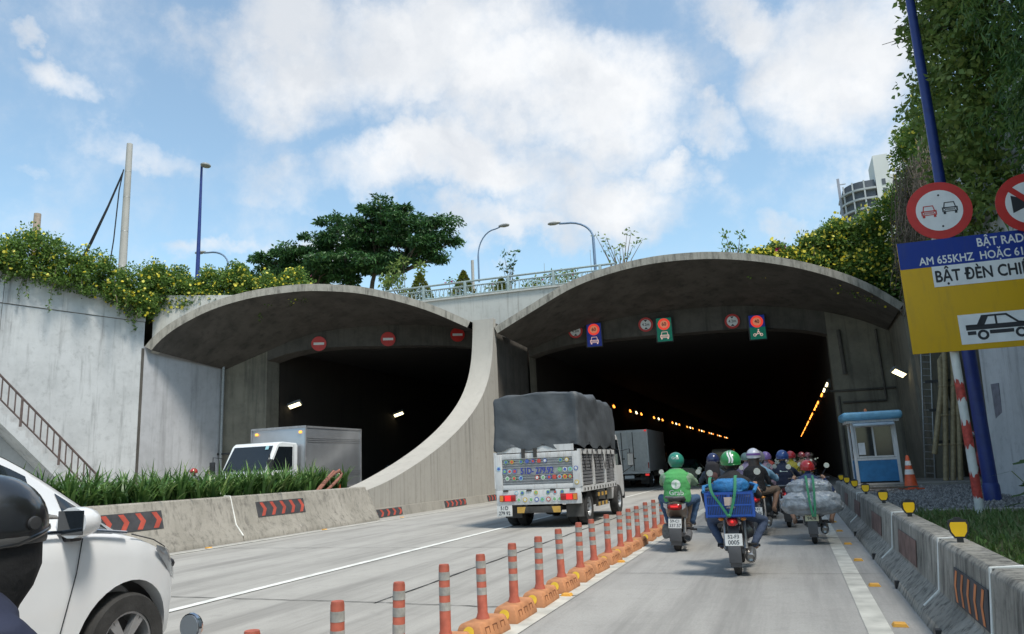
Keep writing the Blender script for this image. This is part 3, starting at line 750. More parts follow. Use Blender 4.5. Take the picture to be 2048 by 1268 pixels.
overhang('bamboo_clump', 'bamboo grove on top of the right wall beside and behind the camera', -9, 8.5, 8.5, 17.5, -.9, 3.5, 520, 36, .34, lm_bam, .16, .9, .8, 30)
overhang('bamboo_clump', 'lower bamboo spray drooping at the right edge below the yellow board', 11.5, 13.6, 3.6, 6.4, -2.0, -.1, 60, 50, .24, lm_bam, .14, 1.1, .4, 5)
overhang('bamboo_clump', 'bamboo curtain hiding the upper white wall right of the round signs', 7.0, 17.0, 5.6, 12.5, -1.1, .2, 520, 50, .26, lm_bam, .14, 1.1, .5, 12)
overhang('leafy_creeper', 'light green broad leaved creeper rising beside the blue pole', 18.5, 21.5, 6.4, 15.5, -1.0, .7, 330, 50, .17, lm_pale, .6, .3, .42)
overhang('leafy_creeper', 'dark leafy thicket above the white wall between bamboo and blue pole', 16.5, 21.5, 5.8, 17.5, -.3, 2.8, 560, 50, .2, lm_bam, .5, .5, .55)

# ---- street tree on the deck
def tree(name, label, base, trunks, lobes, n, per, lsize, lm, cr, flat=.42, limb=.1):
    t = thing(name, label, 'tree', base)
    B = Vector(base); cen = []; tot = sum(l[6] for l in lobes)
    for (lx,ly,lz,rx,ry,rz,w) in lobes:
        for i in range(int(n*w/tot)):
            d = RNG.normal(size=3); d /= np.linalg.norm(d); r = RNG.random()**.4
            cen.append((lx+d[0]*rx*r, ly+d[1]*ry*r, lz+d[2]*rz*r))
    cen = np.array(cen)
    P, d = clumped(cen, cr*(.55+.8*RNG.random(len(cen))), per, flat)
    P[:,2] -= .12*((P[:,0]-np.repeat(cen[:,0],per))**2 + (P[:,1]-np.repeat(cen[:,1],per))**2)/cr
    out = d*.8; out[:,2] *= .3
    P -= np.array(B)
    cr_ = leaves('crown', P, lsize, lm, t, aspect=.42, droop=.35, out=out); cr_['kind'] = 'stuff'
    tr = G()
    for (x,y,z,r) in trunks:
        e = Vector((x,y,z))-B
        tr.tube([Vector((random.uniform(-.3,.3),random.uniform(-.2,.2),-.3)), e*.35+Vector((.1,0,-.1)), e*.7+Vector((-.1,0,.1)), e], [r,r*.8,r*.6,r*.4], 8)
    for c in cen[::2]:
        c = Vector(c)-B
        s = min(trunks, key=lambda q: (Vector(q[:3])-B-c).length + (2 if q[2]-B.z > c.z else 0)); s = Vector(s[:3])-B
        mid = s.lerp(c,.5) + Vector((random.uniform(-.3,.3),random.uniform(-.3,.3),-.25))
        tr.tube([s*.85, mid, c], [limb*.75, limb*.45, limb*.15], 5)
    tr.build('trunk', m_bark, t)
    return t
tree('flame_tree', 'big dark green spreading tree on the deck above the smaller tunnel mouth', (-25.6,42,9.0),
     [(-29.5,42,14.4,.24),(-26.8,42.5,15.6,.26),(-24,42,15.6,.24),(-22.2,41.6,14.6,.18),(-31.5,41.6,13.8,.16)],
     [(-32.1,42,15.9,2.3,2.2,.9,.60),(-29.5,42,16.5,2.6,2.2,1.4,1.05),(-25.7,42,17.4,3.0,2.4,1.6,1.42),(-22.1,42,16.7,2.7,2.4,1.7,1.47),(-20.2,42,15.6,1.4,2.2,1.1,.60),(-26.3,42,15.1,3.9,2.4,1.2,1.1),
      (-30.2,42,14.9,3.8,2.2,.7,.67),(-22.9,42,15.0,2.3,2.2,1.2,.75),(-19.3,42,17.0,.8,1.5,.5,.18),(-23.2,42,18.4,1.9,2.0,.5,.36),(-33.6,42,15.2,1.2,2.0,.4,.14)], 270, 180, .27, lm_tree, .72, .36)
def lowtree(name, label, base, h, w, n, per, lsize, lm, cat='shrub', cr=.3, flowers=0):
    t = thing(name, label, cat, base); g = G(); cen = []
    for i in range(n):
        a = random.uniform(0,6.28); r = w*random.random()**.6; tip = Vector((math.cos(a)*r, math.sin(a)*r*.7, h*random.uniform(.45,1)))
        g.tube([(0,0,-.1), tip*.5+Vector((random.uniform(-.1,.1),0,.1*h)), tip], [.035,.022,.008], 5); cen.append(tip)
    g.build('stems', m_twig, t)
    P, d = clumped([tuple(c) for c in cen], [cr]*n, per)
    leaves('crown', P, lsize, lm, t, aspect=.45, out=d*.6)['kind'] = 'stuff'
    if flowers:
        k = [random.choice(cen) for _ in range(flowers)]; petals('flowers', np.array([tuple(c) for c in k]) + RNG.normal(0,.2,(flowers,3)), .12, lm_pink, t)
    return t
lowtree('frangipani_tree', 'pale sparse frangipani leaning at the right foot of the big tree', (-19.6,37.5,9.1), 4.1, 1.7, 14, 40, .24, lm_pale, 'tree', .33)
lowtree('frangipani_tree', 'bare spindly tree with few leaves beside the curved street lamp', (-6.9,35.8,9.6), 3.2, 1.25, 15, 7, .2, lm_pale, 'tree', .22)
lowtree('frangipani_tree', 'small spindly tree on top of the larger canopy rim', (-1.5,36.5,9.6), 2.4, .7, 8, 18, .2, lm_vine, 'tree', .22)
lowtree('young_tree', 'thin young tree behind the deck railing', (-12.9,36,9.1), 3.6, .6, 7, 16, .2, lm_tree, 'tree', .2)
for x, y, h, lab, fl in ((-22.3,30.6,1.7,'feathery green shrub with pink flowers on the smaller canopy crown',14),(-24.3,30.8,1.2,'low leafy shrub with red flowers left of the canopy crown',8),(-16.2,36.5,2.2,'grey pink flowering shrub between the clipped cones',30),(-11.4,36.5,2.0,'loose green shrub right of the thin young tree',10),(-9.6,35.5,1.7,'leafy shrub at the right end of the deck railing',8),(-14.2,36.8,1.9,'flowering shrub at the foot of the hooked street lamp',16)):
    lowtree('shrub', lab, (x,y,9.2), h, .9, 16, 26, .16, lm_vine if x < -15.5 else lm_pale, 'shrub', .28, fl)
for x, h, lab in ((-18.1,3.0,'large clipped cone shrub behind the left end of the railing'),(-15.5,2.75,'middle clipped cone shrub behind the railing'),(-13.35,2.1,'small clipped cone shrub behind the railing')):
    t = thing('topiary_cone', lab, 'shrub', (x,36,9.05), group='clipped cone shrubs on the deck')
    n = 2600; f = RNG.random(n)**.7; a = RNG.random(n)*6.283; r = (1-f**1.5)*.42*h*.9*(.86+.14*RNG.random(n))
    P = np.c_[np.cos(a)*r, np.sin(a)*r, f*h]; leaves('crown', P, .13, lm_topi, t, aspect=.6, out=np.c_[np.cos(a),np.sin(a),.4*np.ones(n)]*.8)['kind'] = 'stuff'
    G().cyl((0,0,-.1),(0,0,h*.8),.06,.02,8).build('trunk', m_bark, t)

# ---- strappy lilies in the planter
def strapclump(seed):
    rd = random.Random(seed); vs = []; fs = []; tint = []
    for b in range(26):
        a = rd.uniform(0,6.283); L = rd.uniform(.6,1.12); lean = rd.uniform(.15,.75); w = rd.uniform(.024,.042); bx, by = rd.gauss(0,.06), rd.gauss(0,.06)
        ca, sa = math.cos(a), math.sin(a); o = len(vs); S = 6; tv = rd.random()
        for i in range(S+1):
            t = i/S; ang = lean*(.35+1.5*t*t); r = L*(t*math.sin(ang*.75)); z = L*t*math.cos(ang*.75)
            ww = w*(1-t**3)*(1.0 if i < S else .1)
            vs += [(bx+ca*r-sa*ww, by+sa*r+ca*ww, z), (bx+ca*r+sa*ww, by+sa*r-ca*ww, z)]
            if i: fs.append((o+2*i-2,o+2*i-1,o+2*i+1,o+2*i)); tint.append(min(1,tv*(.75+.35*t)))
    me = bpy.data.meshes.new('strap_leaves'); me.from_pydata(vs, [], fs)
    at = me.attributes.new('leaf','FLOAT','FACE'); at.data.foreach_set('value', tint)
    me.materials.append(lm_strap); me.polygons.foreach_set('use_smooth',[True]*len(fs)); me.update()
    return me
SC = [strapclump(i) for i in range(7)]
y = 5.4; i = 0
while y < 19.4:
    for xx in (-12.3,-12.65,-13.0):
        if y > 17.9 and xx > -12.4 and y < 18.8: continue
        o = place('strap_lily', random.choice(SC), None, (xx+random.uniform(-.1,.1), y+random.uniform(-.1,.1), .78), (0,0,random.uniform(0,6.28)), (random.uniform(.8,1.05),)*2 + (random.uniform(.78,1.0),))
        tag(o, 'strap leaved green lily clump growing in the median planter', 'lily', 'strap leaved lilies in the median planter')
    y += .3
# ---- shoulder grass, gravel, weeds
def scatter_poly(n, x0, x1, y0, y1): return np.c_[RNG.uniform(x0,x1,n), RNG.uniform(y0,y1,n), np.full(n,.13)]
gp = scatter_poly(26000, 1.27, 5.2, 3.0, 15.5); gp = gp[(gp[:,0] < 1.27+ (15.5-gp[:,1])*.2+2.6)]
gp = gp[RNG.random(len(gp)) < (.35+.65*(np.sin(gp[:,0]*3.1+gp[:,1]*1.3)+np.sin(gp[:,1]*2.7) > -.6))]
tag(leaves('grass', gp, .17, lm_grass, None, aspect=.14, droop=-.9, spread=.7), 'green grass patch behind the roadside barrier', 'grass', kind='stuff')
wp = scatter_poly(1500, 1.3, 3.4, 4.0, 11.0); wp[:,2] += RNG.random(1500)*.1
tag(leaves('ground_weeds', wp, .1, lm_vine, None, aspect=.7, spread=1.0), 'low broad leaved weeds in the grass behind the barrier', 'weeds', kind='stuff')
t = thing('gravel_bed', 'grey gravel bed between the barrier and the booth', 'gravel', (3,21,.13)); t['kind'] = 'stuff'
n = 9000; gc = np.c_[RNG.uniform(-1.6,2.2,n), RNG.uniform(-5.1,7.1,n), RNG.uniform(0,.03,n)]
oct_ = np.array([(1,0,0),(-1,0,0),(0,1,0),(0,-1,0),(0,0,1),(0,0,-1)],float); of = [(0,2,4),(2,1,4),(1,3,4),(3,0,4),(2,0,5),(1,2,5),(3,1,5),(0,3,5)]
sc = RNG.uniform(.02,.055,(n,1,1))*RNG.uniform(.6,1.2,(n,6,3)); V = gc[:,None,:] + oct_[None]*sc
me = bpy.data.meshes.new('stones'); me.from_pydata(V.reshape(-1,3).tolist(), [], (np.array(of)[None]+np.arange(n)[:,None,None]*6).reshape(-1,3).tolist())
at = me.attributes.new('leaf','FLOAT','FACE'); at.data.foreach_set('value', np.repeat(RNG.random(n),8).astype(np.float32))
me.materials.append(leafmat('gravel_stone', [(.1,.1,.1),(.19,.185,.18),(.3,.29,.28)], rough=.9, trans=0)); me.update()
tag(place('stones', me, t), kind='stuff')
t = thing('leafy_weed', 'broad leaved green plant beside the red and white post', 'plant', (3.55,13.6,.13))
g = G()
for i in range(13):
    a = i*2.4; h = .25+.06*i; r = .15+.3*random.random(); tip = Vector((math.cos(a)*r, math.sin(a)*r, h)); g.tube([(0,0,0), tip*.6+Vector((0,0,.1)), tip], .008, 5)
    d = Vector((math.cos(a), math.sin(a), -.25)).normalized(); s = Vector((-math.sin(a), math.cos(a), 0)); L = .34
    pts = [tip, tip+d*L*.2+s*L*.42, tip+d*L*.45+s*L*.22, tip+d*L*.75+s*L*.3, tip+d*L, tip+d*L*.75-s*L*.3, tip+d*L*.45-s*L*.22, tip+d*L*.2-s*L*.42]
    lf = G().add(pts, [(0,1,2,3,4,5,6,7)]).build('leaf', lm_vine, t, smooth=0)
g.build('stem', m_culm, t)

# ================================================================== poles, lamps, signs
m_blue = mat('blue_pole_paint', (.012,.03,.17), .45, var=.15)
m_conc = concrete('pole_concrete', (.45,.43,.40), (.2,.19,.17), streak=.4, blotch=.4)
m_lampgrey = mat('lamp_grey_blue', (.16,.23,.33), .5, .3)
m_lamphead = mat('lamp_head', (.32,.32,.31), .5, .3)
m_glow = mat('floodlight_glow', (1,.86,.5), .5, emit=2.2, var=0)
m_cable = mat('black_cable', (.02,.02,.022), .6)
def pole(name, label, cat, x, y, z0, z1, r0, r1, m):
    t = thing(name, label, cat, (x,y,z0)); G().cyl((0,0,-.1),(0,0,z1-z0),r0,r1,14).build('shaft', m, t); return t
t = pole('utility_pole', 'tall bare grey concrete pole with black cables above the creeper', 'pole', -33.3,30.2,9.1,20.3,.24,.16,m_conc)
for k in range(3):
    G().tube([(-.1-.03*k,-.2,9.6-.12*k),(-1.0,-.3,7.6-.1*k),(-2.1+.1*k,-.4,5.5),(-3.2+.1*k,-.5,3.6)], .03, 5).build('cable', m_cable, t)
G().tube([(-.1,-.22,9.6),(-.3,-.25,8.4),(-.42,-.3,5.5),(-.75,-.3,3.0)], .035, 5).build('cable', m_cable, t)
for z in (2,4,6,8,9.5): G().lathe([(.235-.0075*z,z-.03),(.25-.0075*z,z),(.235-.0075*z,z+.03)], 14).build('band', m_steel, t)
pole('utility_pole', 'short brownish concrete pole poking out of the far left creeper', 'pole', -38,28.6,9.1,16.4,.24,.18, mat('brown_pole', (.36,.28,.22), .8, var=.2))
t = pole('street_lamp', 'slim dark blue lamp post standing behind the left creeper', 'street lamp', -29.5,31.7,9.1,18.95,.14,.06,m_blue)
G().ell((.28,.0,9.72),(.26,.32,.13),12,7).build('lamp_head', m_lamphead, t); G().cyl((0,0,9.75),(.15,0,9.75),.05,n=8).build('arm', m_blue, t)
def hooklamp(label, x, y, z0, z1, dx, rise, m, r=.08, hl=.9):
    t = thing('street_lamp', label, 'street lamp', (x,y,z0), group='curved street lamps on the deck')
    h = z1-z0; pts = [(0,0,-.1),(0,0,h-rise)]
    for i in range(1,9):
        a = i/8*math.pi/2; pts.append((dx*.72*(1-math.cos(a)), 0, h-rise+rise*math.sin(a)*.93))
    pts.append((dx*.9,0,h-.04))
    G().tube(pts, [r]*2+[r*.72]*9, 8).build('post', m, t)
    s = 1 if dx > 0 else -1
    G().loft([[(dx*.86+s*hl*f, w*math.cos(q), h+.02+u*math.sin(q)) for q in [2*math.pi*k/10 for k in range(10)]] for f,w,u in ((0,.05,.04),(.15,.1,.07),(.5,.17,.1),(.85,.15,.08),(1,.05,.03))]).build('lamp_head', m_lamphead, t, rot=None)
    return t
hooklamp('street lamp curving right on a low grey bracket above the railing', -14.6,36.0,11.2,14.0,1.45,1.5,m_lampgrey,.05,.6)
pole('bracket_post', 'square grey bracket post carrying the right curving lamp', 'post', -14.95,36.0,9.1,12.35,.09,.08,m_conc)
hooklamp('tall street lamp curving left above the larger canopy rim', -8.3,36.2,9.1,13.75,-1.95,1.1,m_lampgrey,.075,.7)
hooklamp('street lamp curving left just above the left creeper', -28.3,32.7,9.1,14.1,-1.9,1.0,m_lampgrey,.07,.7)
for x,h,lab in ((-12.15,3.2,'leftmost of two thin whip antennas on the deck'),(-7.2,0,''),(-9.4,3.6,'thin whip antenna near the larger canopy')):
    if h: tag(G().cyl((0,0,0),(0,0,h),.03,.012,6).build('antenna', m_steel, None, (x,40,9.6)), lab, 'antenna')

# ---- pictogram helpers (flat print built as thin sheets on sign faces; local XZ, read from -Y)
m_sred = mat('sign_red', (.52,.025,.02), .45, var=.08); m_swhite = mat('sign_white', (.72,.72,.72), .5, var=.06); m_sblack = mat('sign_black', (.02,.02,.025), .5)
m_sblue = concrete('sign_blue', (.012,.04,.27), (.05,.06,.15), streak=.3, blotch=.3, rough=.45, bump=.02, sscale=(3,3,.4), speck=.06, tint=(.012,.035,.22)); m_syel = concrete('sign_yellow', (.62,.36,.008), (.3,.2,.05), streak=.3, blotch=.3, rough=.5, bump=.02, sscale=(3,3,.4), speck=.06, tint=(.55,.31,.01)); m_sback = mat('sign_back', (.3,.3,.3), .5, .5)
def disc(name, r, m, parent, y, c=(0,0), th=.012, n=40):
    return G().lathe([(r,0),(r,th)], n, M=Matrix.Translation((c[0],y,c[1])) @ Matrix.Rotation(R(90),4,'X')).build(name, m, parent)
def ringf(name, r0, r1, m, parent, y, c=(0,0), n=40):
    vs = [(c[0]+r*math.cos(2*math.pi*j/n), y, c[1]+r*math.sin(2*math.pi*j/n)) for r in (r0,r1) for j in range(n)]
    return G().add(vs, [(j,(j+1)%n,n+(j+1)%n,n+j) for j in range(n)]).build(name, m, parent, smooth=0)
def flat(name, polys, m, parent, y, c=(0,0), s=1.0):
    g = G()
    for p in polys: g.add([(c[0]+x*s, y, c[1]+z*s) for x,z in p], [tuple(range(len(p)))])
    return g.build(name, m, parent, smooth=0)
def rect(x0,x1,z0,z1): return [(x0,z0),(x1,z0),(x1,z1),(x0,z1)]
def circ(cx,cz,r,n=16): return [(cx+r*math.cos(2*math.pi*j/n), cz+r*math.sin(2*math.pi*j/n)) for j in range(n)]
def arc(cx,cz,r0,r1,n=16): return [[(cx+r0*math.cos(2*math.pi*j/n),cz+r0*math.sin(2*math.pi*j/n)),(cx+r1*math.cos(2*math.pi*j/n),cz+r1*math.sin(2*math.pi*j/n)),(cx+r1*math.cos(2*math.pi*(j+1)/n),cz+r1*math.sin(2*math.pi*(j+1)/n)),(cx+r0*math.cos(2*math.pi*(j+1)/n),cz+r0*math.sin(2*math.pi*(j+1)/n))] for j in range(n)]
# front view of a car, 1 unit wide
CARF = [rect(-.5,.5,-.02,.05), rect(-.5,-.44,-.28,.05), rect(.44,.5,-.28,.05), rect(-.5,.5,-.3,-.24), [(-.4,.05),(-.33,.05),(-.27,.38),(-.33,.4)], [(.4,.05),(.33,.05),(.27,.38),(.33,.4)], rect(-.33,.33,.36,.42),
        rect(-.44,-.28,-.46,-.3), rect(.28,.44,-.46,-.3), rect(-.25,.25,-.1,-.06), rect(-.25,.25,-.18,-.14)] + arc(-.36,-.12,.06,.1) + arc(.36,-.12,.06,.1)
# side view of a saloon, 2 units long
CARS = [rect(-1,1,-.06,.1), [(-1,.06),(-.62,.06),(-.44,.36),(.2,.36),(.52,.08),(1,.02),(1,.06),(.56,.13),(.24,.42),(-.5,.42),(-.66,.12),(-1,.12)], [(-.12,.06),(-.06,.06),(-.06,.38),(-.12,.38)],
        [(-.66,.06),(-.46,.06),(-.3,.37),(-.46,.37)], rect(-.97,-.72,-.22,-.1), rect(-.32,.38,-.22,-.1), rect(.78,.97,-.22,-.1)] + arc(-.52,-.24,.09,.17) + arc(.58,-.24,.09,.17)
# ---- sign cluster on the right
SY = 14.72
t = thing('sign_post', 'white post with flaking red bands carrying the yellow board', 'post', (2.87,14.9,.13))
m_pw = mat('post_white_paint', (.6,.6,.57), .5, var=.1); m_pr = mat('post_red_paint', (.42,.05,.035), .6, var=.4, scale=14)
G().cyl((0,0,-.1),(0,0,4.9),.07,n=16).build('shaft', m_pw, t)
for z, h in ((.35,.38),(1.2,.42),(2.0,.36)):
    n = 24; vs = []; g = G()
    for j in range(n):
        q = 2*math.pi*j/n; vs += [(.0735*math.cos(q), .0735*math.sin(q), z+random.uniform(-.06,.05)), (.0735*math.cos(q), .0735*math.sin(q), z+h+random.uniform(-.12,.06))]
    g.add(vs, [(2*j,(2*j+2)%(2*n),(2*j+3)%(2*n),2*j+1) for j in range(n) if not (5 < j < 9 and h > .37)]); g.build('red_band', m_pr, t)
t = thing('lamp_column', 'tall dark blue pole rising behind the round signs', 'pole', (4.0,19.3,.13)); G().cyl((0,0,-.1),(0,0,14.5),.15,.09,18).build('shaft', m_blue, t); G().lathe([(.17,0),(.17,.35),(.15,.4)],18).build('base_sleeve', m_blue, t)
t = thing('information_board', 'blue white and yellow tunnel instruction board with car pictogram', 'sign', (2.2,SY,2.95), rz=R(3))
BW, BH = 3.2, 2.02
G().box(0,BW,0,.03,0,BH).build('panel', m_syel, t, bevel=.004)
flat('blue_field', [rect(0.0,BW,BH-.49,BH)], m_sblue, t, -.003)
flat('white_field', [rect(.5,2.75,BH-.865,BH-.49)], m_swhite, t, -.0045)
flat('white_panel', [[(.78,.1),(2.9,.1),(2.9,1.02),(2.15,1.02),(2.15,.62),(.78,.62)]], m_swhite, t, -.003)
lettering('BẬT RADIO', .215, m_swhite, t, (1.72,-.007,BH-.15), .02, .82)
lettering('AM 655KHZ  HOẶC 610KHZ  FM', .2, m_swhite, t, (1.5,-.007,BH-.385), .02, .82)
lettering('BẬT ĐÈN CHIẾU GẦN', .29, m_sblack, t, (1.62,-.008,BH-.69), .026, .76)
flat('car_pictogram', CARS, m_sblack, t, -.008, (1.4,.37), .52)
flat('light_beam', [[(1.93,.37),(2.35,.56),(2.35,.545),(1.96,.37)],[(1.93,.37),(2.35,.3),(2.35,.285),(1.95,.36)]], m_sblack, t, -.008)
flat('tunnel_pictogram', [[(2.35,.14),(2.35,.62),(2.4,.76),(2.5,.84),(2.62,.86),(2.74,.84),(2.82,.74),(2.82,.14),(2.72,.14),(2.72,.6),(2.62,.72),(2.5,.7),(2.44,.6),(2.44,.14)]], m_sblack, t, -.008)
for z in (.35,1.6): G().box(.1,BW-.1,.03,.08,z-.03,z+.03).build('bracket', m_sback, t)
def roundsign(label, loc, r, rz=0, name='round_sign', ring=True, **k):
    t = thing(name, label, 'sign', loc, rz=rz, **k)
    disc('plate', r, m_sred, t, .012, th=.012)
    if ring: flat('white_face', [circ(0,0,r*.715,40)], m_swhite, t, -.0035)
    return t
t = roundsign('round red ringed no overtaking sign with red and black cars', (2.97,14.76,5.5), .53, R(3))
flat('red_car', CARF, m_sred, t, -.007, (-.17,0), .25); flat('black_car', CARF, m_sblack, t, -.007, (.17,.03), .25)
for z in (.28,-.3): disc('bolt', .018, m_sblack, t, -.004, (.02,z), th=.004, n=10)
G().cyl((-.08,.06,-.75),(-.08,.06,.45),.035,n=10).build('mount', m_sback, t)
t = roundsign('round red ringed no horn sign cut by the right edge', (4.36,14.76,5.42), .53, R(3))
flat('horn', [[(-.28,.16),(-.02,.05),(.24,.05),(.24,-.05),(-.02,-.05),(-.28,-.16)], circ(.26,0,.09)], m_sblack, t, -.007)
flat('slash', [[(-.34,.27),(-.27,.34),(.34,-.27),(.27,-.34)]], m_sred, t, -.009)
G().cyl((-.1,.06,-.7),(-.1,.06,.5),.035,n=10).build('mount', m_sback, t)
# ---- no entry discs on the left beam
for i, (x, z) in enumerate(((-21.06,7.71),(-18.17,7.89),(-15.17,8.07))):
    t = roundsign(('leftmost','middle','rightmost')[i] + ' red no entry disc on the smaller tunnel mouth', (x,yL(x)-.1,z-.02), .36, R(30), 'no_entry_sign', False, group='no entry discs on the beam')
    flat('white_bar', [rect(-.25,.25,-.06,.06)], m_swhite, t, -.004)
    G().cyl((0,.02,0),(0,.12,0),.03,n=8).build('bracket', m_dark, t)
# ---- height limit and lit speed signs on the right beam
m_lgreen = mat('lit_green', (.0,.16,.1), .5, emit=.12, ecol=(0.,.2,.12), var=.25, scale=10); m_lblue = mat('lit_blue', (.008,.02,.2), .5, emit=.12, ecol=(.01,.03,.3), var=.2)
m_lred = mat('lit_red', (.8,.05,.03), .5, emit=.3, ecol=(1,.06,.03), var=0); m_lwhite = mat('lit_pinkish_white', (.8,.6,.55), .5, emit=.22, ecol=(1,.6,.5), var=0)
BIKE = arc(-.3,-.18,.09,.15) + arc(.3,-.18,.09,.15) + [[(-.3,-.2),(-.1,-.05),(.2,0),(.3,-.18),(.24,-.2),(.14,-.08),(-.06,-.12),(-.2,-.22)], [(-.12,-.05),(.0,.22),(.08,.22),(.2,.05),(.12,.0),(.04,.08)], circ(.06,.3,.07)]
for i, (x, z, px, pz, a, b, num) in enumerate(((-9.55,7.95,-8.6,7.66,m_lblue,m_lblue,'60'),(-6.07,7.99,-5.18,7.64,m_lgreen,m_lgreen,'60'),(-1.98,7.81,-.86,7.4,m_lblue,m_lgreen,'40'))):
    w = ('leftmost','middle','rightmost')[i]
    t = roundsign(w + ' round 4.2 metre height limit sign above the lanes', (x,yR(x)-.1,z), .36, R(8), 'height_limit_sign', True, group='height limit signs on the beam')
    flat('arrowheads', [[(-.09,.235),(.09,.235),(0,.13)],[(-.09,-.235),(.09,-.235),(0,-.13)]], m_sblack, t, -.007); lettering('4.2m', .19, m_sblack, t, (0,-.008,0), .015, .95)
    G().cyl((0,.02,0),(0,.12,0),.03,n=8).build('bracket', m_dark, t)
    t = thing('speed_display', ('blue lit display showing 60 over a car','green lit display showing 60 over a car','blue and green lit display showing 40 over a motorbike')[i], 'display', (px,yR(px)-.25,pz), rz=R(8), group='lit speed displays on the beam')
    G().box(-.42,.42,0,.22,-.62,.62).build('housing', m_black, t, bevel=.015)
    flat('upper_panel', [rect(-.36,.36,0,.58)], a, t, -.004); flat('lower_panel', [rect(-.36,.36,-.58,0)], b, t, -.004)
    ringf('red_ring', .19, .29, m_lred, t, -.008, (0,.27)); flat('ring_face', [circ(0,.27,.19,28)], mat('ring_face', (.6,.2,.12), .5, emit=.2, ecol=(1,.3,.15)), t, -.007); lettering(num, .25, m_sblack, t, (0,-.011,.27), .02, .9)
    flat('vehicle_pictogram', BIKE if i == 2 else CARF, m_lwhite, t, -.008, (0,-.28), .5 if i == 2 else .42)
    G().cyl((0,.2,.4),(0,.5,.4),.03,n=8).build('bracket', m_dark, t)

# ---- floodlights and tunnel lights
def flood(label, loc, rot, group=None, s=1.0):
    t = thing('floodlight', label, 'light', loc, group=group, scale=s); t.rotation_euler = rot
    G().box(-.32,.32,-.14,.14,0,.14).build('housing', m_steel, t, bevel=.015)
    for k in (-.065,.065): G().box(-.26,.26,k-.05,k+.05,-.012,-.002).build('tube', m_glow, t)
    G().box(-.04,.04,-.03,.03,.14,.3).build('bracket', m_dark, t)
    return t
flood('lit floodlight on the left inside wall above the box truck', (-22.9,31.5,4.85), (R(-32),R(-18),R(20)), 'floodlights in the smaller tunnel', 1.1)
flood('second lit floodlight deeper inside the smaller tunnel', (-22.9,42.2,4.95), (R(-32),R(-18),R(20)), 'floodlights in the smaller tunnel', 1.1)
flood('lit floodlight on the side wall above the blue booth', (4.55,34.6,4.45), (R(-35),R(25),R(30)), None, 1.0)
m_sod = mat('sodium_glow', (1,.3,.04), .5, emit=2.2, var=0); m_fl = mat('fluorescent_glow', (1,.85,.5), .5, emit=2.0, var=0)
def lightmesh(m, nm):
    return G().box(-.05,.05,-.11,.11,-.11,.11).mesh(nm, m)
lm_s, lm_f, lm_h = lightmesh(m_sod,'lamp_glass'), lightmesh(m_fl,'lamp_glass'), G().box(-.12,.0,-.2,.2,-.2,.22).mesh('housing', m_dark)
k = 0; y = 55.5
while y < 165 and k < 26:
    t = thing('tunnel_light', ORD[k].replace('nearest','first') + ' glowing lamp along the left tunnel wall, counted from the mouth', 'light', (-12.1,y,5.55), group='lamps along the left wall of the larger tunnel')
    place('housing', lm_h, t); place('lamp_glass', lm_f if k % 3 == 2 else lm_s, t, (.06,0,-.05), (0,R(-25),0))
    y += (6.2,2.6,2.2)[k%3]*(1+k*.02); k += 1
k = 0; y = 40.6
while y < 150 and k < 24:
    t = thing('tunnel_light', ORD[k].replace('nearest','first') + ' glowing lamp along the right tunnel wall, counted from the mouth', 'light', (2.1,y,4.75), group='lamps along the right wall of the larger tunnel')
    place('housing', lm_h, t, (.12,0,0)); place('lamp_glass', lm_s if k > 1 else lm_f, t, (-.06,0,-.05), (0,R(25),0), (1,.5,1))
    y += (3.4,3.4,6.4)[k%3]*(1+k*.03); k += 1

# ---- booth
B = thing('guard_booth', 'small blue and white guard booth with rounded blue roof', 'booth', (2.8,30.3,.24), rz=R(1))
m_bw = concrete('booth_white', (.6,.61,.62), (.3,.29,.27), streak=.4, blotch=.4, rough=.5, bump=.03, sscale=(8,8,1), speck=.1); m_bb = mat('booth_blue', (.025,.16,.36), .5, var=.15); m_lb = mat('booth_light_blue', (.13,.33,.5), .45, var=.15)
m_glass = mat('dark_window_glass', (.02,.026,.03), .06, spec=.6, var=.2); m_paper = mat('paper_white', (.65,.66,.68), .8)
w, dpt = .68, .6
for sx in (-1,1):
    for sy in (-1,1): G().box(sx*w-.05,sx*w+.05,sy*dpt-.05,sy*dpt+.05,0,2.1).build('corner_post', m_bw, B, bevel=.008)
G().box(-w+.05,w-.05,-dpt-.01,-dpt+.03,.05,.78).build('lower_panel', m_bb, B); G().box(-w-.01,-w+.03,-dpt+.05,dpt-.05,.05,.78).build('lower_panel', m_bb, B); G().box(w-.03,w+.01,-dpt+.05,dpt-.05,.05,.78).build('lower_panel', m_bb, B)
G().box(-w+.05,w-.05,-dpt-.02,-dpt+.05,.78,.86).build('sill', m_bw, B)
G().box(-w+.05,w-.05,dpt-.03,dpt+.01,.05,2.05).build('rear_panel', m_bw, B)
win = G().box(-w+.05,w-.05,-dpt,-dpt+.02,.86,2.0).build('window', m_glass, B)
for x in (-w+.08,-.02,w-.08): G().box(x-.03,x+.03,-dpt-.025,-dpt-.003,.87,2.0).build('frame', m_bw, win)
for z in (.9,1.97): G().box(-w+.12,w-.12,-dpt-.022,-dpt-.004,z-.03,z+.03).build('frame', m_bw, win)
G().box(-.55,-.33,-dpt-.03,-dpt-.026,.98,1.4).build('notice', m_paper, win)
for sx in (-1,1):
    sw = G().box(sx*w-.012,sx*w+.012,-dpt+.05,dpt-.05,.86,2.0).build('side_window', m_glass, B)
G().prism([(-dpt-.4,1.98),(-dpt,2.1),(-dpt,2.15),(-dpt-.4,2.03)], -w+.02, w-.02, 'yz').build('awning', mat('booth_awning', (.3,.4,.5), .4, .2), B)
G().box(-.85,.85,-.78,.78,2.1,2.2).build('roof_slab', m_bw, B)
G().box(-.98,.98,-.92,.92,2.18,2.48).build('roof_rim', m_lb, B, bevel=.145, seg=6)
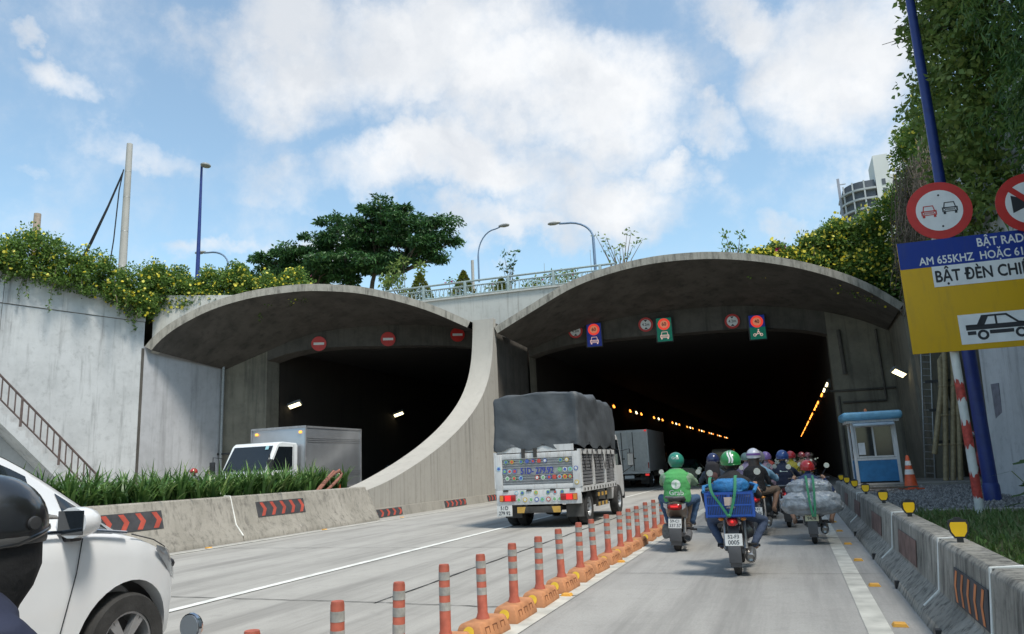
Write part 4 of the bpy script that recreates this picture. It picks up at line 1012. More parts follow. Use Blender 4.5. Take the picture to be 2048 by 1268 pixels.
G().lathe([(.05,0),(.05,.12),(.03,.16)],10).build('beacon', mat('beacon_orange', (.6,.2,.08), .4), B, (-.1,0,2.46))
G().box(-w+.05,w-.05,-dpt+.05,dpt-.05,.02,.06).build('floor', m_dark, B)

# ---- cones
m_cone = mat('cone_orange', (.62,.1,.035), .5, var=.15, scale=9); m_crefl = mat('cone_white', (.66,.66,.64), .5, var=.12)
def cone(label, loc, h, rz=0):
    t = thing('traffic_cone', label, 'cone', loc, rz=rz, scale=h/.75)
    G().box(-.2,.2,-.2,.2,0,.03).build('base', m_cone, t, bevel=.012)
    rad = lambda z: .145-.115*(z-.03)/.72
    cb = G().lathe([(rad(.03),.03),(rad(.36),.36),(rad(.72),.72),(.022,.745),(.018,.75)],22).build('body', m_cone, t)
    for a, b in ((.33,.44),(.53,.63)): G().lathe([(rad(a)+.003,a),(rad(b)+.003,b)],22).build('reflective_band', m_crefl, cb)
    return t
cone('orange traffic cone with white bands beside the guard booth', (3.25,25.6,.16), 1.0, .3)
cone('small orange traffic cone half hidden in the planter lilies', (-12.75,19.75,.79), .72, .5)

# ---- lane posts on orange base blocks
m_po = mat('post_orange', (.40,.1,.06), .6, var=.25, scale=11); m_pg = mat('post_grey_band', (.33,.32,.29), .6, var=.3, scale=16); m_pb = mat('block_orange', (.43,.19,.085), .75, var=.3, scale=7, bump=.2); m_yr = mat('yellow_reflector', (.7,.45,.03), .4)
def lanepost(first=[None]):
    t = thing('lane_post', '', 'post', (0,0,0))
    G().loft([[(sx*w,sy*l,z) for sx,sy in ((-1,-1),(1,-1),(1,1),(-1,1))] for w,l,z in ((.13,.31,0),(.13,.31,.03),(.1,.28,.13),(.085,.26,.15))]).build('base_block', m_pb, t, bevel=.012)
    for s in (-1,1):
        for yy in (-.16,0,.16): G().tube([(s*.12,yy-.04,.06),(s*.108,yy-.04,.11),(s*.108,yy+.04,.11),(s*.12,yy+.04,.06)], .005, 4).build('rib', mat('block_shadow', (.2,.075,.03), .8), t)
    G().lathe([(.05,0),(.05,.003)],14, M=Matrix.Translation((0,-.298,.085)) @ Matrix.Rotation(R(70),4,'X')).build('reflector', m_yr, t)
    G().lathe([(.06,.148),(.054,.17),(.044,.2),(.042,.66),(.037,.68)],18).build('tube', m_po, t)
    for a, b in ((.565,.625),(.455,.515),(.345,.405)): G().lathe([(.0438,a),(.0438,b)],18).build('grey_band', m_pg, t)
    return t
LP0 = lanepost(); py = [2.34,3.06,3.78,4.46,5.16,5.86,6.59,7.32,8.09,8.84,9.52,10.3,11.07,11.72,12.41,13.23,13.99,14.84]
for i, yy in enumerate(py):
    o = LP0 if i == 0 else copy_tree(LP0)
    o.location = (-2.45, yy, 0); o.rotation_euler = (R(random.uniform(-1.2,1.2)), R(random.uniform(-1.5,1.5)), R(random.uniform(-3,3))); s = .93; o.scale = (s,s*.95,s*random.uniform(.97,1.02))
    tag(o, 'orange lane post with grey bands, ' + ('nearest to' if i == 0 else ORD[i]+' from') + ' the camera', 'post', 'orange lane posts between car and motorbike lanes')
# ---- delineators on the right barrier
m_dy = mat('delineator_yellow', (.85,.5,.0), .4, var=.05)
SH = [(-.058,.03),(-.052,-.02),(-.03,-.055),(.03,-.055),(.052,-.02),(.058,.03),(.05,.05),(-.05,.05)]
big = [(x*1.22,z*1.25) for x,z in SH]; big = big[:6] + [(.062,.065),(.03,.072),(.02,.085),(-.02,.085),(-.03,.072),(-.062,.065)]
for i, yy in enumerate((6.7,9.32,11.79,14.49,16.89,19.22,21.4)):
    t = thing('delineator', 'yellow shield shaped delineator on the right barrier, ' + ('nearest to' if i == 0 else ORD[i]+' from') + ' the camera', 'delineator', (1.13,yy,.6), group='yellow delineators on the roadside barrier', rz=R(random.uniform(-8,8)))
    G().prism(big, .0, .03, 'xz').build('housing', m_black, t, (0,0,.1)); G().prism(SH, -.006, -.001, 'xz').build('reflector', m_dy, t, (0,0,.1)); G().box(-.022,.022,.002,.028,0,.05).build('stem', m_black, t)

# ---- stairs with railing on the left wall
s_shift = 1
ST = thing('concrete_stairs', 'concrete steps climbing along the white retaining wall', 'stairs', LW0)
n = 30; s0 = 2.2; run, rise = .27, .27
for i in range(n):
    s = s0 + i*run; z = .95 + i*rise
    lbox('step', s, s+run+.02, .06, .985, z-.3, z, m_wallw, ST)
vs = [lwp(s0-.1,.1,.3), lwp(s0+n*run,.1,.3+n*rise), lwp(s0+n*run,.1,.72+n*rise), lwp(s0,.1,.72), lwp(s0-.1,.995,.3), lwp(s0+n*run,.995,.3+n*rise), lwp(s0+n*run,.995,.72+n*rise), lwp(s0,.995,.72)]
P_(ST, G().add(vs, [(3,2,1,0),(4,5,6,7),(0,1,5,4),(1,2,6,5),(2,3,7,6),(3,0,4,7)]).build('stringer', m_wallw, ST))
m_srail = mat('stair_rail_brown', (.13,.095,.085), .6, .2, var=.25)
RS = thing('stair_railing', 'brown metal railing of the concrete steps', 'railing', LW0)
def sp(s, h, o=.95): return lwp(s, o, .95 + (s-s0)/run*rise + h)
for h, r in ((.95,.04),(.18,.03)): P_(RS, G().cyl(sp(s0-.2,h), sp(s0+n*run,h), r, n=8).build('rail', m_srail, RS))
s = s0-.1; k = 0
while s < s0+n*run-.1:
    P_(RS, G().cyl(sp(s,-.05 if k%6 == 0 else .18), sp(s,.95), .026 if k%6 else .045, n=6).build('post' if k%6 == 0 else 'baluster', m_srail, RS)); s += .225; k += 1

# ---- right recess: pipes, valve, ladder, bench, box
m_pipe = mat('ochre_pipe', (.26,.21,.12), .6, var=.25, scale=9)
t = thing('pipe_bundle', 'bundle of ochre pipes clamped in front of the recess', 'pipes', (4.5,29.5,.24))
for i,(x,z1) in enumerate(((0,4.1),(.22,4.9),(.44,4.6),(.66,5.4))):
    G().tube([(x+.1,0,.0 if i else .9),(x+.1+.55,.2,z1-1.0),(x+.1+.65,.25,z1),(x+.1+.9,.9,z1+.25)], .088, 12).build('pipe', m_pipe, t)
    for z in (1.2,2.2,3.2): G().lathe([(.105,-.03),(.115,0),(.105,.03)],12).build('coupling', m_pipe, t, (x+.1+.55*z/(z1-1.0),.2*z/(z1-1.0),z))
for z in (1.3,2.4,3.4): G().box(.2,1.35,.3,.36,z-.05,z+.05).build('clamp', m_dark, t)
t = thing('red_valve', 'dark red valve body with flanges at the foot of the pipes', 'valve', (4.95,24.3,.13))
m_vr = mat('valve_red', (.2,.03,.03), .6, var=.35, scale=12)
for sx in (0,.32):
    b = G().lathe([(.15,0),(.15,.06),(.1,.1),(.1,.4),(.16,.5),(.16,1.0),(.11,1.1),(.11,1.5),(.15,1.55),(.15,1.62)],16).build('body', m_vr, t, (sx,.2*sx,0))
    G().lathe([(.14,-.03),(.14,.03)],16,M=Matrix.Rotation(R(90),4,'Y')).build('flange', m_steel, t, (-.28+sx*.2,0,.62))
G().cyl((-.3,0,.62),(.1,0,.62),.07,n=12).build('spout', m_steel, t); G().cyl((-.35,0,1.5),(.4,0,1.62),.08,n=10).build('pipe', m_steel, t)
t = thing('wall_ladder', 'grey steel ladder leaning on the corner beside the booth', 'ladder', (4.75,32.2,.24)); t.rotation_euler = (0,R(6),0)
for x in (-.16,.16): G().cyl((x,0,0),(x,0,5.0),.028,n=8).build('stile', m_steel, t)
for i in range(19): G().cyl((-.16,0,.2+i*.26),(.16,0,.2+i*.26),.016,n=6).build('rung', m_steel, t)
t = thing('metal_bench_frame', 'rusty pipe frame standing against the white wall at the right edge', 'frame', (5.35,19.0,.13), rz=R(-80))
m_rust = mat('rusty_tube', (.1,.085,.08), .7, .3, var=.35)
G().tube([(-.55,0,0),(-.55,0,1.15),(-.45,0,1.25),(.45,0,1.25),(.55,0,1.15),(.55,0,0)], .045, 10).build('frame', m_rust, t); G().tube([(-.5,.05,.7),(.5,.05,.7)],.03,8).build('brace', m_rust, t)
t = thing('cable_bundle', 'loose black cables and timber props leaning on the white wall', 'cables', (5.3,18.3,.13))
for k in range(6): G().tube([(.1*k-.3,-.1*k,0),(.08*k-.25,.05,1.2),(.05*k-.2+random.uniform(-.1,.1),.2,2.6),(.06*k-.35,.25,3.3)], .022+.012*(k%2), 6).build('cable', m_cable, t)
t = thing('canopy_board', 'small weathered tin roof on the wall at the right edge', 'roof', (5.4,18.6,3.55)); m_tin = mat('weathered_tin', (.16,.155,.15), .6, .3, var=.4)
for k in range(7): G().prism([(-.42,0),(.0,.18),(.0,.2),(-.42,.02)], -.5+k*.15, -.5+k*.15+.145, 'xz').build('sheet', m_tin, t, rot=(0,0,0))
for z in (-.03,.1): G().box(-.4,-.02,-.5,.53,z,z+.03).build('batten', m_tin, t)
# conduits on the portal column
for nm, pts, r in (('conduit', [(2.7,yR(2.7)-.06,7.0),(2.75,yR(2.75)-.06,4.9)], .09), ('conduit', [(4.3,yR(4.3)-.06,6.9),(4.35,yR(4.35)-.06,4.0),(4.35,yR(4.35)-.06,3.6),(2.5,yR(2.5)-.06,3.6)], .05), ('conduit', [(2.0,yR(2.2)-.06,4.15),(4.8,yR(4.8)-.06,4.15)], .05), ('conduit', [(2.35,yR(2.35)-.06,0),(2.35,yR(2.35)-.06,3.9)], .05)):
    P_(PR, G().tube(pts, r, 8).build(nm, m_soot_shade, PR))
# hose coil, debris
t = thing('hose_loop', 'looped reddish brown hose lying on the planter edge', 'hose', (-12.2,18.35,.85))
m_hose = mat('brown_hose', (.24,.1,.07), .7, var=.25)
G().tube([(0,-.75,.05),(0,-.45,.1),(.0,-.05,.36),(.02,.3,.55),(.04,.5,.6),(.06,.58,.52),(.06,.5,.42),(.05,.2,.25),(.05,-.1,.1),(.05,-.4,.02)], .045, 8).build('loop', m_hose, t); G().tube([(.03,-.62,.04),(-.02,-.4,.17),(-.02,0,.42),(0,.28,.6)], .04, 8).build('second_loop', m_hose, t)
m_wood = mat('grey_timber', (.12,.1,.08), .85, var=.35, scale=14)
for k,(x,y,rz,l) in enumerate(((2.0,25.2,.3,1.1),(2.4,25.6,-.2,1.5),(2.7,24.9,.1,1.3))):
    tag(G().box(-l/2,l/2,-.06,.06,0,.04).build('timber_plank', m_wood, None, (x,y,.16+.045*k), rot=(0,0,rz)), ('short','long','middle length')[k]+' loose timber plank on the gravel before the booth', 'plank', 'loose planks before the booth')

# ---- unfinished tower far behind
TW = thing('unfinished_tower', 'haze pale concrete tower block under construction far behind the creeper', 'building', (37,300,60))
m_tc = mat('tower_concrete', (.42,.43,.44), .9, var=.1, scale=.1); m_tw = mat('tower_white', (.62,.62,.6), .9, var=.08, scale=.1); m_td = mat('tower_void', (.1,.11,.13), .9, var=.2, scale=.2)  # pale tones put the distance haze into the tower colours
ang = [math.radians(a) for a in range(180,271,15)]
pl = [(-1+8.0*math.cos(a), 2+9.5*math.sin(a)) for a in ang] + [(3.0,-7.5),(3.0,8),(-9,8)]
inn = [(x*.86+.2,y*.86+.2) for x,y in pl]
for i in range(13):
    z = -8+i*3.7
    G().prism(pl, z, z+.7, 'xy').build('floor_slab', m_tc, TW)
    G().prism(inn, z+.7, z+3.7, 'xy').build('storey', m_td, TW)
    for (x,y) in pl[:8:2]: G().box(x*.96-.25,x*.96+.25,y*.96-.25,y*.96+.25,z+.7,z+3.7).build('pillar', m_tc, TW)
core = G().box(3.2,8.2,-7,8,-10,49).build('core', m_tw, TW); G().box(8.4,14,-4,8,-10,42).build('wing', m_tw, TW); G().box(14,20,0,8,-10,30).build('side_block', m_tc, TW); G().box(4,6,-2,4,40,46).build('stair_head', m_tw, TW)
for i in range(13):
    z = -7+i*3.7
    for x in (9.2,10.8,12.4): G().box(x,x+.9,-4.15,-4.02,z,z+2).build('window', m_td, TW)
    G().box(5.2,6.4,-7.15,-7.02,z,z+2.2).build('window', m_td, TW)
t = thing('tower_crane_mast', 'thin grey crane mast standing left of the unfinished tower', 'crane', (28.2,300,60)); G().box(-.45,.45,-.45,.45,0,44.5).build('mast', mat('mast_grey', (.32,.33,.38), .8), t)
for z in range(6,44,6): G().box(.4,2.5,-.2,.2,z,z+.3).build('tie', m_tc, t)
# hazy low building behind the deck
t = thing('distant_block', 'low pale building far behind the deck railing', 'building', (-14,120,20))
G().box(-14,26,0,14,-12,11.3).build('wall', m_tw, t); G().box(-14.5,26.5,-.5,14.5,11.3,12.2).build('roof', mat('distant_roof', (.4,.45,.5), .8), t)
for i in range(12): G().box(-12+i*3.2,-10.2+i*3.2,-.08,-.02,6,9).build('window', m_td, t)

# ================================================================== vehicles (local +Y forward, origin on the ground)
m_wp = mat('white_car_paint', (.70,.71,.72), .25, var=.02, coat=.6); m_tw2 = concrete('white_truck_paint', (.6,.605,.6), (.24,.17,.12), streak=.45, blotch=.4, rough=.45, bump=.05, sscale=(7,7,.8), speck=.08, mott=.25, tint=(.48,.48,.47)); m_glassd = mat('tinted_glass', (.012,.016,.02), .04, spec=.7, var=.1)
m_alu = mat('brushed_aluminium', (.42,.43,.45), .32, .75, var=.08, scale=2); m_slat = mat('ribbed_steel', (.33,.33,.34), .4, .6, var=.15); m_chrome = mat('chrome', (.6,.6,.62), .12, 1.0, var=.03)
m_tail = mat('tail_light_lit', (.5,.01,.015), .2, emit=.35, ecol=(1,.03,.03), var=0); m_taild = mat('tail_light_red', (.33,.012,.012), .2, var=.1); m_amber = mat('amber_lens', (.6,.22,.03), .25, var=.1); m_amberlit = mat('amber_lens_lit', (.8,.35,.05), .25, emit=1.0, var=0)
m_plate = mat('plate_white', (.6,.6,.58), .5, var=.08); m_ink = mat('plate_ink', (.04,.04,.05), .6); m_lens = mat('headlight_lens', (.3,.32,.34), .08, .5, var=.2); m_mirror = mat('mirror_glass', (.5,.53,.55), .12, .6, var=0)
m_by = mat('stripe_yellow', (.5,.3,.06), .6, var=.2); m_rimw = mat('wheel_silver', (.42,.43,.44), .35, .7, var=.1); m_grime = mat('grimy_chassis', (.05,.047,.043), .85, var=.4)
m_canvas = mat('dark_tarpaulin', (.07,.078,.086), .6, var=.18, scale=2.2, bump=.5, bscale=7); m_bluetx = mat('blue_lettering', (.03,.045,.3), .5, var=.2)
WM = {}
def wheel(parent, loc, r, w, m_rim=None, n=28, spokes=0, kind='car'):
    key = (r,w,m_rim,spokes,kind)
    Y90 = Matrix.Rotation(R(90),4,'Y')
    if key not in WM:
        rr = r*.62 if kind == 'car' else r*.56
        ty = G().lathe([(rr,-w/2),(r*.93,-w/2),(r*.985,-w*.36),(r,-w*.2),(r,w*.2),(r*.985,w*.36),(r*.93,w/2),(rr,w/2),(rr,-w/2)], n, M=Y90, caps=False).mesh('tyre', m_rubber)
        rg = G().lathe([(rr,-w*.46),(rr,w*.46),(rr*.92,w*.44),(rr*.88,w*.18),(rr*.3,w*.26),(0.0001,w*.26)], n, M=Y90, caps=False)
        if spokes:
            rg = G().lathe([(rr,-w*.46),(rr,w*.46),(rr*.93,w*.46),(rr*.9,0),(rr*.9,-w*.3)], n, M=Y90, caps=False)
            for k in range(spokes):
                Mx = Matrix.Rotation(2*math.pi*k/spokes,4,'X')
                for o in (-.05,.05): rg.loft([[(w*x, (y+o*2.2*(z/rr))*1.0, z) for x,y in ((.24,-.022),(.42,-.018),(.42,.018),(.24,.022))] for z in (rr*.12,rr*.93)], M=Mx)
            rg.lathe([(rr*.2,w*.2),(rr*.2,w*.42),(rr*.15,w*.46),(0.001,w*.46)], 14, M=Y90); rg.lathe([(rr*.9,-w*.25),(.0001,-w*.25)], n, M=Y90, mi=1, caps=False)
        else:
            for k in range(6):
                a = 2*math.pi*k/6; rg.cyl((w*.2,rr*.45*math.cos(a),rr*.45*math.sin(a)),(w*.34,rr*.45*math.cos(a),rr*.45*math.sin(a)),r*.05,n=6,mi=1)
        WM[key] = (ty, rg.mesh('rim', [m_rim or m_rimw, m_dark]))
    o = place('wheel', WM[key][1], parent, loc)
    place('tyre', WM[key][0], o)
    if loc[0] < 0: o.rotation_euler = (0,0,math.pi)
    return o

def carbody(T, st, nst=44, paint=None, arches=(), glass=None, wr=.34):
    """smooth lofted body; st rows = (y, zfloor, zbelt, wbelt, ztop, wtop)"""
    A = np.array(st, float); t = np.linspace(0,1,len(A)); tt = np.linspace(0,1,nst)
    def cr(k):
        P = [Vector((t[i],A[i,k],0)) for i in range(len(A))]; s = []
        for u in tt:
            i = min(int(u*(len(A)-1)), len(A)-2); f = u*(len(A)-1)-i
            a,b,c,d = A[max(i-1,0),k],A[i,k],A[i+1,k],A[min(i+2,len(A)-1),k]
            s.append(.5*(2*b+(c-a)*f+(2*a-5*b+4*c-d)*f*f+(3*b-a-3*c+d)*f**3))
        return s
    Y,ZF,ZB,WB,ZT,WT = [cr(k) for k in range(6)]
    secs = []
    for y,zf,zb,wb,zt,wt in zip(Y,ZF,ZB,WB,ZT,WT):
        zr = zt-.06 if zt-zb > .12 else zb+(zt-zb)*.45
        l = lambda f: (wb*.975+(wt-wb*.975)*f, zb+(zr-zb)*f)
        h = [(wb*.9,zf),(wb*.965,zf+.06),(wb*.985,zf+(zb-zf)*.3),(wb,zf+(zb-zf)*.55),(wb*1.0,zf+(zb-zf)*.82),(wb*.995,zb-.035),(wb*.975,zb),l(.06),l(.35),l(.65),l(.94),(wt*.96,zr+(zt-zr)*.55),(wt*.82,zt-.004),(wt*.45,zt+.012)]
        secs.append([(x,y,z) for x,z in h] + [(0,y,zt+.016)] + [(-x,y,z) for x,z in h[::-1]])
    g = G().loft(secs, True); me = g.mesh('body', paint, smooth=40)
    ob = place('body', me, T)
    if arches:
        cut = G()
        for y in arches:
            for s in (-1,1): cut.cyl((s*.62,y,wr),(s*1.3,y,wr),wr+.075,n=36)
        co = place('arch_cutter', cut.mesh('cut', m_black), T); md = ob.modifiers.new('b','BOOLEAN'); md.object = co; md.operation = 'DIFFERENCE'; md.solver = 'EXACT'
        bpy.context.view_layer.update(); dg = bpy.context.evaluated_depsgraph_get()
        nm = bpy.data.meshes.new_from_object(ob.evaluated_get(dg)); ob.modifiers.clear(); ob.data = nm; bpy.data.objects.remove(co)
        nm.polygons.foreach_set('use_smooth',[True]*len(nm.polygons)); nm.set_sharp_from_angle(angle=R(38))
        for p in nm.polygons:
            pass
    n = len(secs[0])
    def patch(name, m, j0, j1, i0, i1, side, parent=T, off=.004):
        """proud copy of a body patch: stations j0..j1 (by y), section points i0..i1"""
        js = [j for j in range(nst) if j0 <= Y[j] <= j1]; vs = []; fs = []
        for j in js:
            for i in range(i0,i1+1):
                p = Vector(secs[j][i if side > 0 else n-1-i]); q = p + Vector((p.x, 0, (p.z-.8)*.6 if abs(p.x) < .85 else (p.z-.9)*.3)).normalized()*off; vs.append(q)
        w = i1-i0+1
        for a in range(len(js)-1):
            for b in range(w-1): fs.append((a*w+b,a*w+b+1,(a+1)*w+b+1,(a+1)*w+b))
        return G().add(vs, fs).build(name, m, parent, smooth=60)
    return ob, patch, Y, secs

# ---- white people carrier in the left foreground
V = thing('people_carrier', 'white people carrier passing close on the left beside the helmeted rider', 'car', (-5.06,3.95,0))
st = [(-3.95,.4,.95,.78,1.45,.6),(-3.8,.26,1.0,.9,1.6,.68),(-3.0,.22,1.03,.95,1.69,.72),(-1.8,.22,1.03,.955,1.70,.72),(-1.25,.22,1.03,.955,1.68,.72),(-.75,.22,1.025,.955,1.52,.72),(-.28,.22,1.01,.95,1.24,.76),(-.06,.22,.985,.945,1.08,.78),(.12,.22,.93,.935,1.01,.71),(.38,.23,.82,.875,.93,.62),(.53,.26,.73,.76,.85,.52),(.63,.36,.64,.55,.74,.4)]
bo, pt, Yv, sv = carbody(V, st, 60, m_wp, (0,-2.95), wr=.312)
for s in (1,-1):
    pt('side_window', m_glassd, -1.3,-.55,7,10,s); pt('side_window', m_glassd, -2.35,-1.4,7,10,s); pt('side_window', m_glassd, -3.4,-2.45,7,10,s)
    sw = pt('quarter_window', m_glassd, -.5,-.12,7,10,s)
    G().tube([(s*.962,y,z) for y,z in ((-3.5,1.055),(-2,1.06),(-.7,1.055),(-.3,1.035),(-.08,1.005))], .011, 6).build('window_trim', m_chrome, V)
    G().tube([(s*.957,-.40,1.0),(s*.962,-.43,.8),(s*.955,-.5,.5),(s*.94,-.55,.26)], .0045, 4).build('door_seam', m_black, V); G().tube([(s*.957,-1.5,1.0),(s*.962,-1.5,.26)], .0045, 4).build('door_seam', m_black, V)
    G().tube([(s*.945,-.02,.99),(s*.91,.2,.935),(s*.85,.36,.875),(s*.74,.5,.82)], .004, 4).build('bonnet_seam', m_black, V)
    # door mirror
    mr = G().loft([[(s*(1.02+x*w),-.52+yy,1.1+z*h) for x,z in [(math.cos(q)*.12,math.sin(q)*.09) for q in [2*math.pi*k/14 for k in range(14)]]] for yy,w,h in ((-.02,1,1),(.04,1.02,1.02),(.1,.85,.85),(.14,.45,.5))]).build('door_mirror', m_wp, V)
    G().box(s*1.02-.1,s*1.02+.1,-.546,-.541,1.03,1.17).build('mirror_glass', m_glassd, mr); G().box(s*.92,s*1.0,-.52,-.44,.99,1.06).build('mirror_foot', m_black, mr, bevel=.01)
    G().loft([[(s*(x+.012),y,z) for x,z in zip(xs,zs)] for y,xs,zs in ((.2,(.925,.93,.925),(.87,.885,.9)),(.33,(.89,.9,.875),(.75,.81,.87)),(.44,(.835,.845,.8),(.66,.74,.84)),(.53,(.77,.765,.71),(.63,.71,.80)))], closed=False, caps=False).build('headlight', m_lens, V)
    G().ell((s*.82,.43,.75),(.045,.05,.04),10,6).build('projector_lens', m_black, V)
    G().box(s*.955-.02,s*.955+.02,-.98,-.78,.86,.9).build('door_handle', m_chrome, V, bevel=.008)
for s in (1,-1): pt('windscreen', m_glassd, -.85,-.08,11,14,s)
for s in (-1,1):
    for y in (0,-2.95): wheel(V, (s*.83,y,.312), .312, .22, None, 36, 5)
    for y in (0,-2.95): G().lathe([(.392,-.02),(.405,-.012),(.405,.0),(.392,.012)],40,M=Matrix.Translation((s*.944,y,.312)) @ Matrix.Rotation(R(90),4,'Y'),caps=False).build('arch_lip', m_wp, V) if y else None
    for y in (0,-2.95): G().cyl((s*.64,y,.312),(s*.8,y,.312),.3855,n=36,caps=False).build('wheel_arch_liner', m_black, V)
G().box(-.5,.5,.58,.66,.42,.58).build('grille', m_black, V, bevel=.02)

# ---- truck helpers
def truckcab(T, y0, L, w, z0, z1, paint, zc=1.25, lean=.45, mirrors=True):
    """cab from y0 (rear) to y0+L (front)"""
    pr = [(y0,z0),(y0+L*.97,z0),(y0+L,z0+.12),(y0+L,z0+.55),(y0+L-.03,zc),(y0+L-lean,z1-.1),(y0+L-lean-.12,z1-.01),(y0+L-lean-.3,z1),(y0+.06,z1-.03),(y0,z1-.1)]
    cb = G().prism(pr, -w, w, 'yz').build('cab', paint, T, bevel=.06, seg=3)
    ws = Vector((0,-lean+.03,z1-.1-zc)); o = .012
    G().add([(-w*.92,y0+L-.03+o,zc+.03),(w*.92,y0+L-.03+o,zc+.03),(w*.86,y0+L-lean+o+.02,z1-.12),(-w*.86,y0+L-lean+o+.02,z1-.12)], [(0,1,2,3)]).build('windscreen', m_glassd, cb)
    for s in (-1,1):
        G().add([(s*(w+.004),y0+.28,zc+.02),(s*(w+.004),y0+L-.16,zc+.02),(s*(w+.004),y0+L-lean-.07,z1-.15),(s*(w+.004),y0+.28,z1-.15)], [(0,1,2,3)]).build('side_window', m_glassd, cb)
        G().tube([(s*(w+.003),y0+.22,z0+.1),(s*(w+.003),y0+.22,z1-.1)], .006, 4).build('door_seam', m_black, cb); G().box(s*w-.01,s*w+.02,y0+.28,y0+.42,zc-.18,zc-.14).build('door_handle', m_black, cb)
        if mirrors:
            mm = G().tube([(s*w,y0+L-.12,z1-.45),(s*(w+.2),y0+L+.1,z1-.4),(s*(w+.22),y0+L+.1,zc-.05),(s*w,y0+L-.05,zc-.2)], .014, 6).build('mirror_arm', m_black, T)
            hh = G().box(s*(w+.22)-.09,s*(w+.22)+.09,y0+L+.06,y0+L+.14,zc-.02,zc+.34).build('mirror', m_black, mm, bevel=.03); 
            G().box(s*(w+.22)-.075,s*(w+.22)+.075,y0+L+.052,y0+L+.058,zc+.0,zc+.32).build('mirror_glass', m_mirror, mm)
    for x in (-.35,.35): G().tube([(x*w,y0+L+.01,zc+.03),(x*w+.3,y0+L-.05,zc+.12)], .01, 5).build('wiper', m_black, cb)
    for s in (-1,1): G().box(s*w*.72-.14,s*w*.72+.14,y0+L-.01,y0+L+.02,z0+.22,z0+.42).build('headlight', m_lens, T, bevel=.01)
    G().box(-w,w,y0+L-.05,y0+L+.06,z0-.06,z0+.12).build('bumper', m_black, T, bevel=.03)
    return cb
def truckwheels(T, yr, yf, r, w, dual=True):
    for s in (-1,1):
        wheel(T, (s*(w-.12),yr,r), r, .2, m_rimw, 26, 0, 'truck')
        if dual: wheel(T, (s*(w-.36),yr,r), r, .2, m_rimw, 26, 0, 'truck')
        wheel(T, (s*(w-.12),yf,r), r, .2, m_rimw, 26, 0, 'truck')
    G().cyl((-w+.1,yr,r),(w-.1,yr,r),.06,n=8).build('axle', m_grime, T); G().ell((0,yr,r),(.16,.16,.16),10,7).build('differential', m_grime, T); G().cyl((-w+.1,yf,r),(w-.1,yf,r),.05,n=8).build('axle', m_grime, T)

# ---- canvas-covered truck driving into the tunnel
T = thing('canvas_truck', 'white stake truck under a dark tarpaulin, plastered with round stickers', 'truck', (-5.33,16.15,0))
W = .98
for s in (-1,1): G().box(s*.4-.04,s*.4+.04,.1,5.0,.5,.64).build('chassis_rail', m_grime, T)
G().box(-W,W,0,3.45,.72,.8).build('bed_floor', m_grime, T)
G().box(-W,W,-.03,.05,.5,.82).build('rear_sill', m_tw2, T, bevel=.01)
# tailgate: white frame round ribbed panel
for a in ((-W,-W+.16,.82,1.62),(W-.16,W,.82,1.62)): G().box(a[0],a[1],-.025,.04,a[2],a[3]).build('gate_post', m_tw2, T, bevel=.008)
for z0,z1 in ((.83,.93),(1.5,1.62)): G().box(-W+.16,W-.16,-.02,.035,z0,z1).build('gate_rail', m_tw2, T, bevel=.006)
G().box(-W+.16,W-.16,.01,.03,.93,1.5).build('gate_panel', m_slat, T)
zz = .95
for k in range(10):
    if k in (4,5): zz += .056; continue
    G().prism([(.012,0),(-.012,.012),(-.012,.032),(.012,.044)], -W+.17, W-.17, 'yz').build('gate_rib', m_slat, T, (0,0,zz)); zz += .056
G().box(-W+.17,W-.17,-.006,.012,1.16,1.29).build('number_band', m_slat, T)
lettering('51D- 279.92', .19, m_bluetx, T, (.0,-.03,1.225), .024, .8)
for x in (-.3,-.02): G().box(x-.04,x+.04,-.05,-.01,1.52,1.72).build('latch', m_grime, T); 
for x in (-.75,-.2,.35,.8): G().box(x-.06,x+.06,-.045,-.02,.79,.83).build('hinge', m_grime, T)
G().box(-W+.05,W-.12,.0,.03,1.64,1.78).build('upper_board', m_tw2, T)
# round stickers, flat print
scol = [mat('sticker_'+n, c, .6, var=.3, scale=40) for n,c in (('white',(.6,.62,.6)),('green',(.2,.42,.2)),('red',(.5,.08,.06)),('blue',(.08,.13,.4)),('yellow',(.6,.42,.06)),('sky',(.3,.5,.6)))]
def sticker(x, z, r, y):
    o = disc('sticker', r, random.choice(scol), T, y, (x,z), th=.002, n=16); disc('sticker_core', r*.66, random.choice(scol[:4]), o, y-.0025, (x,z), th=.002, n=12)
for x in (-.72,-.58,-.36,-.22,-.08,.06,.2,.56,.7): sticker(x, 1.44, .045, -.027)
for x in (-.76,-.64,-.52,.53,.65,.77): sticker(x, 1.235, .052, -.028)
for x in (-.7,-.54,-.38,0,.14,.28,.4,.52,.64,.76): sticker(x, 1.08, .05, -.027)
for x in (-.5,-.36,-.04,.24,.56,.4): sticker(x, .76, .045, -.036)
for x in (-.45,-.3,-.16,-.03,.1,.24,.38,.5): sticker(x, .61, .052, -.036)
for x,z in ((-.9,1.3),(.9,1.25),(.9,.95)): sticker(x, z, .05, -.03)
for s in (-1,1):
    tl = G().box(s*.71-.19,s*.71+.19,-.055,-.032,.58,.72).build('tail_light', m_taild, T, bevel=.008)
    G().box(s*.71-.06,s*.71+.08,-.06,-.056,.59,.71).build('lit_lens', m_tail, tl); G().box(s*.71+s*.1,s*.71+s*.18,-.06,-.056,.59,.71).build('amber_lens', m_amber, tl)
bp = G().box(-.5,.5,-.02,.06,.32,.46).build('rear_bumper', m_grime, T, bevel=.01)
for s in (-1,1): G().add([(s*.5,-.024,.325),(s*.34,-.024,.325),(s*.3,-.024,.455),(s*.5,-.024,.455)], [(0,1,2,3)]).build('yellow_end', m_by, bp)
for s in (-1,1): G().box(s*.3-.03,s*.3+.03,.0,.3,.4,.55).build('bumper_arm', m_grime, T)
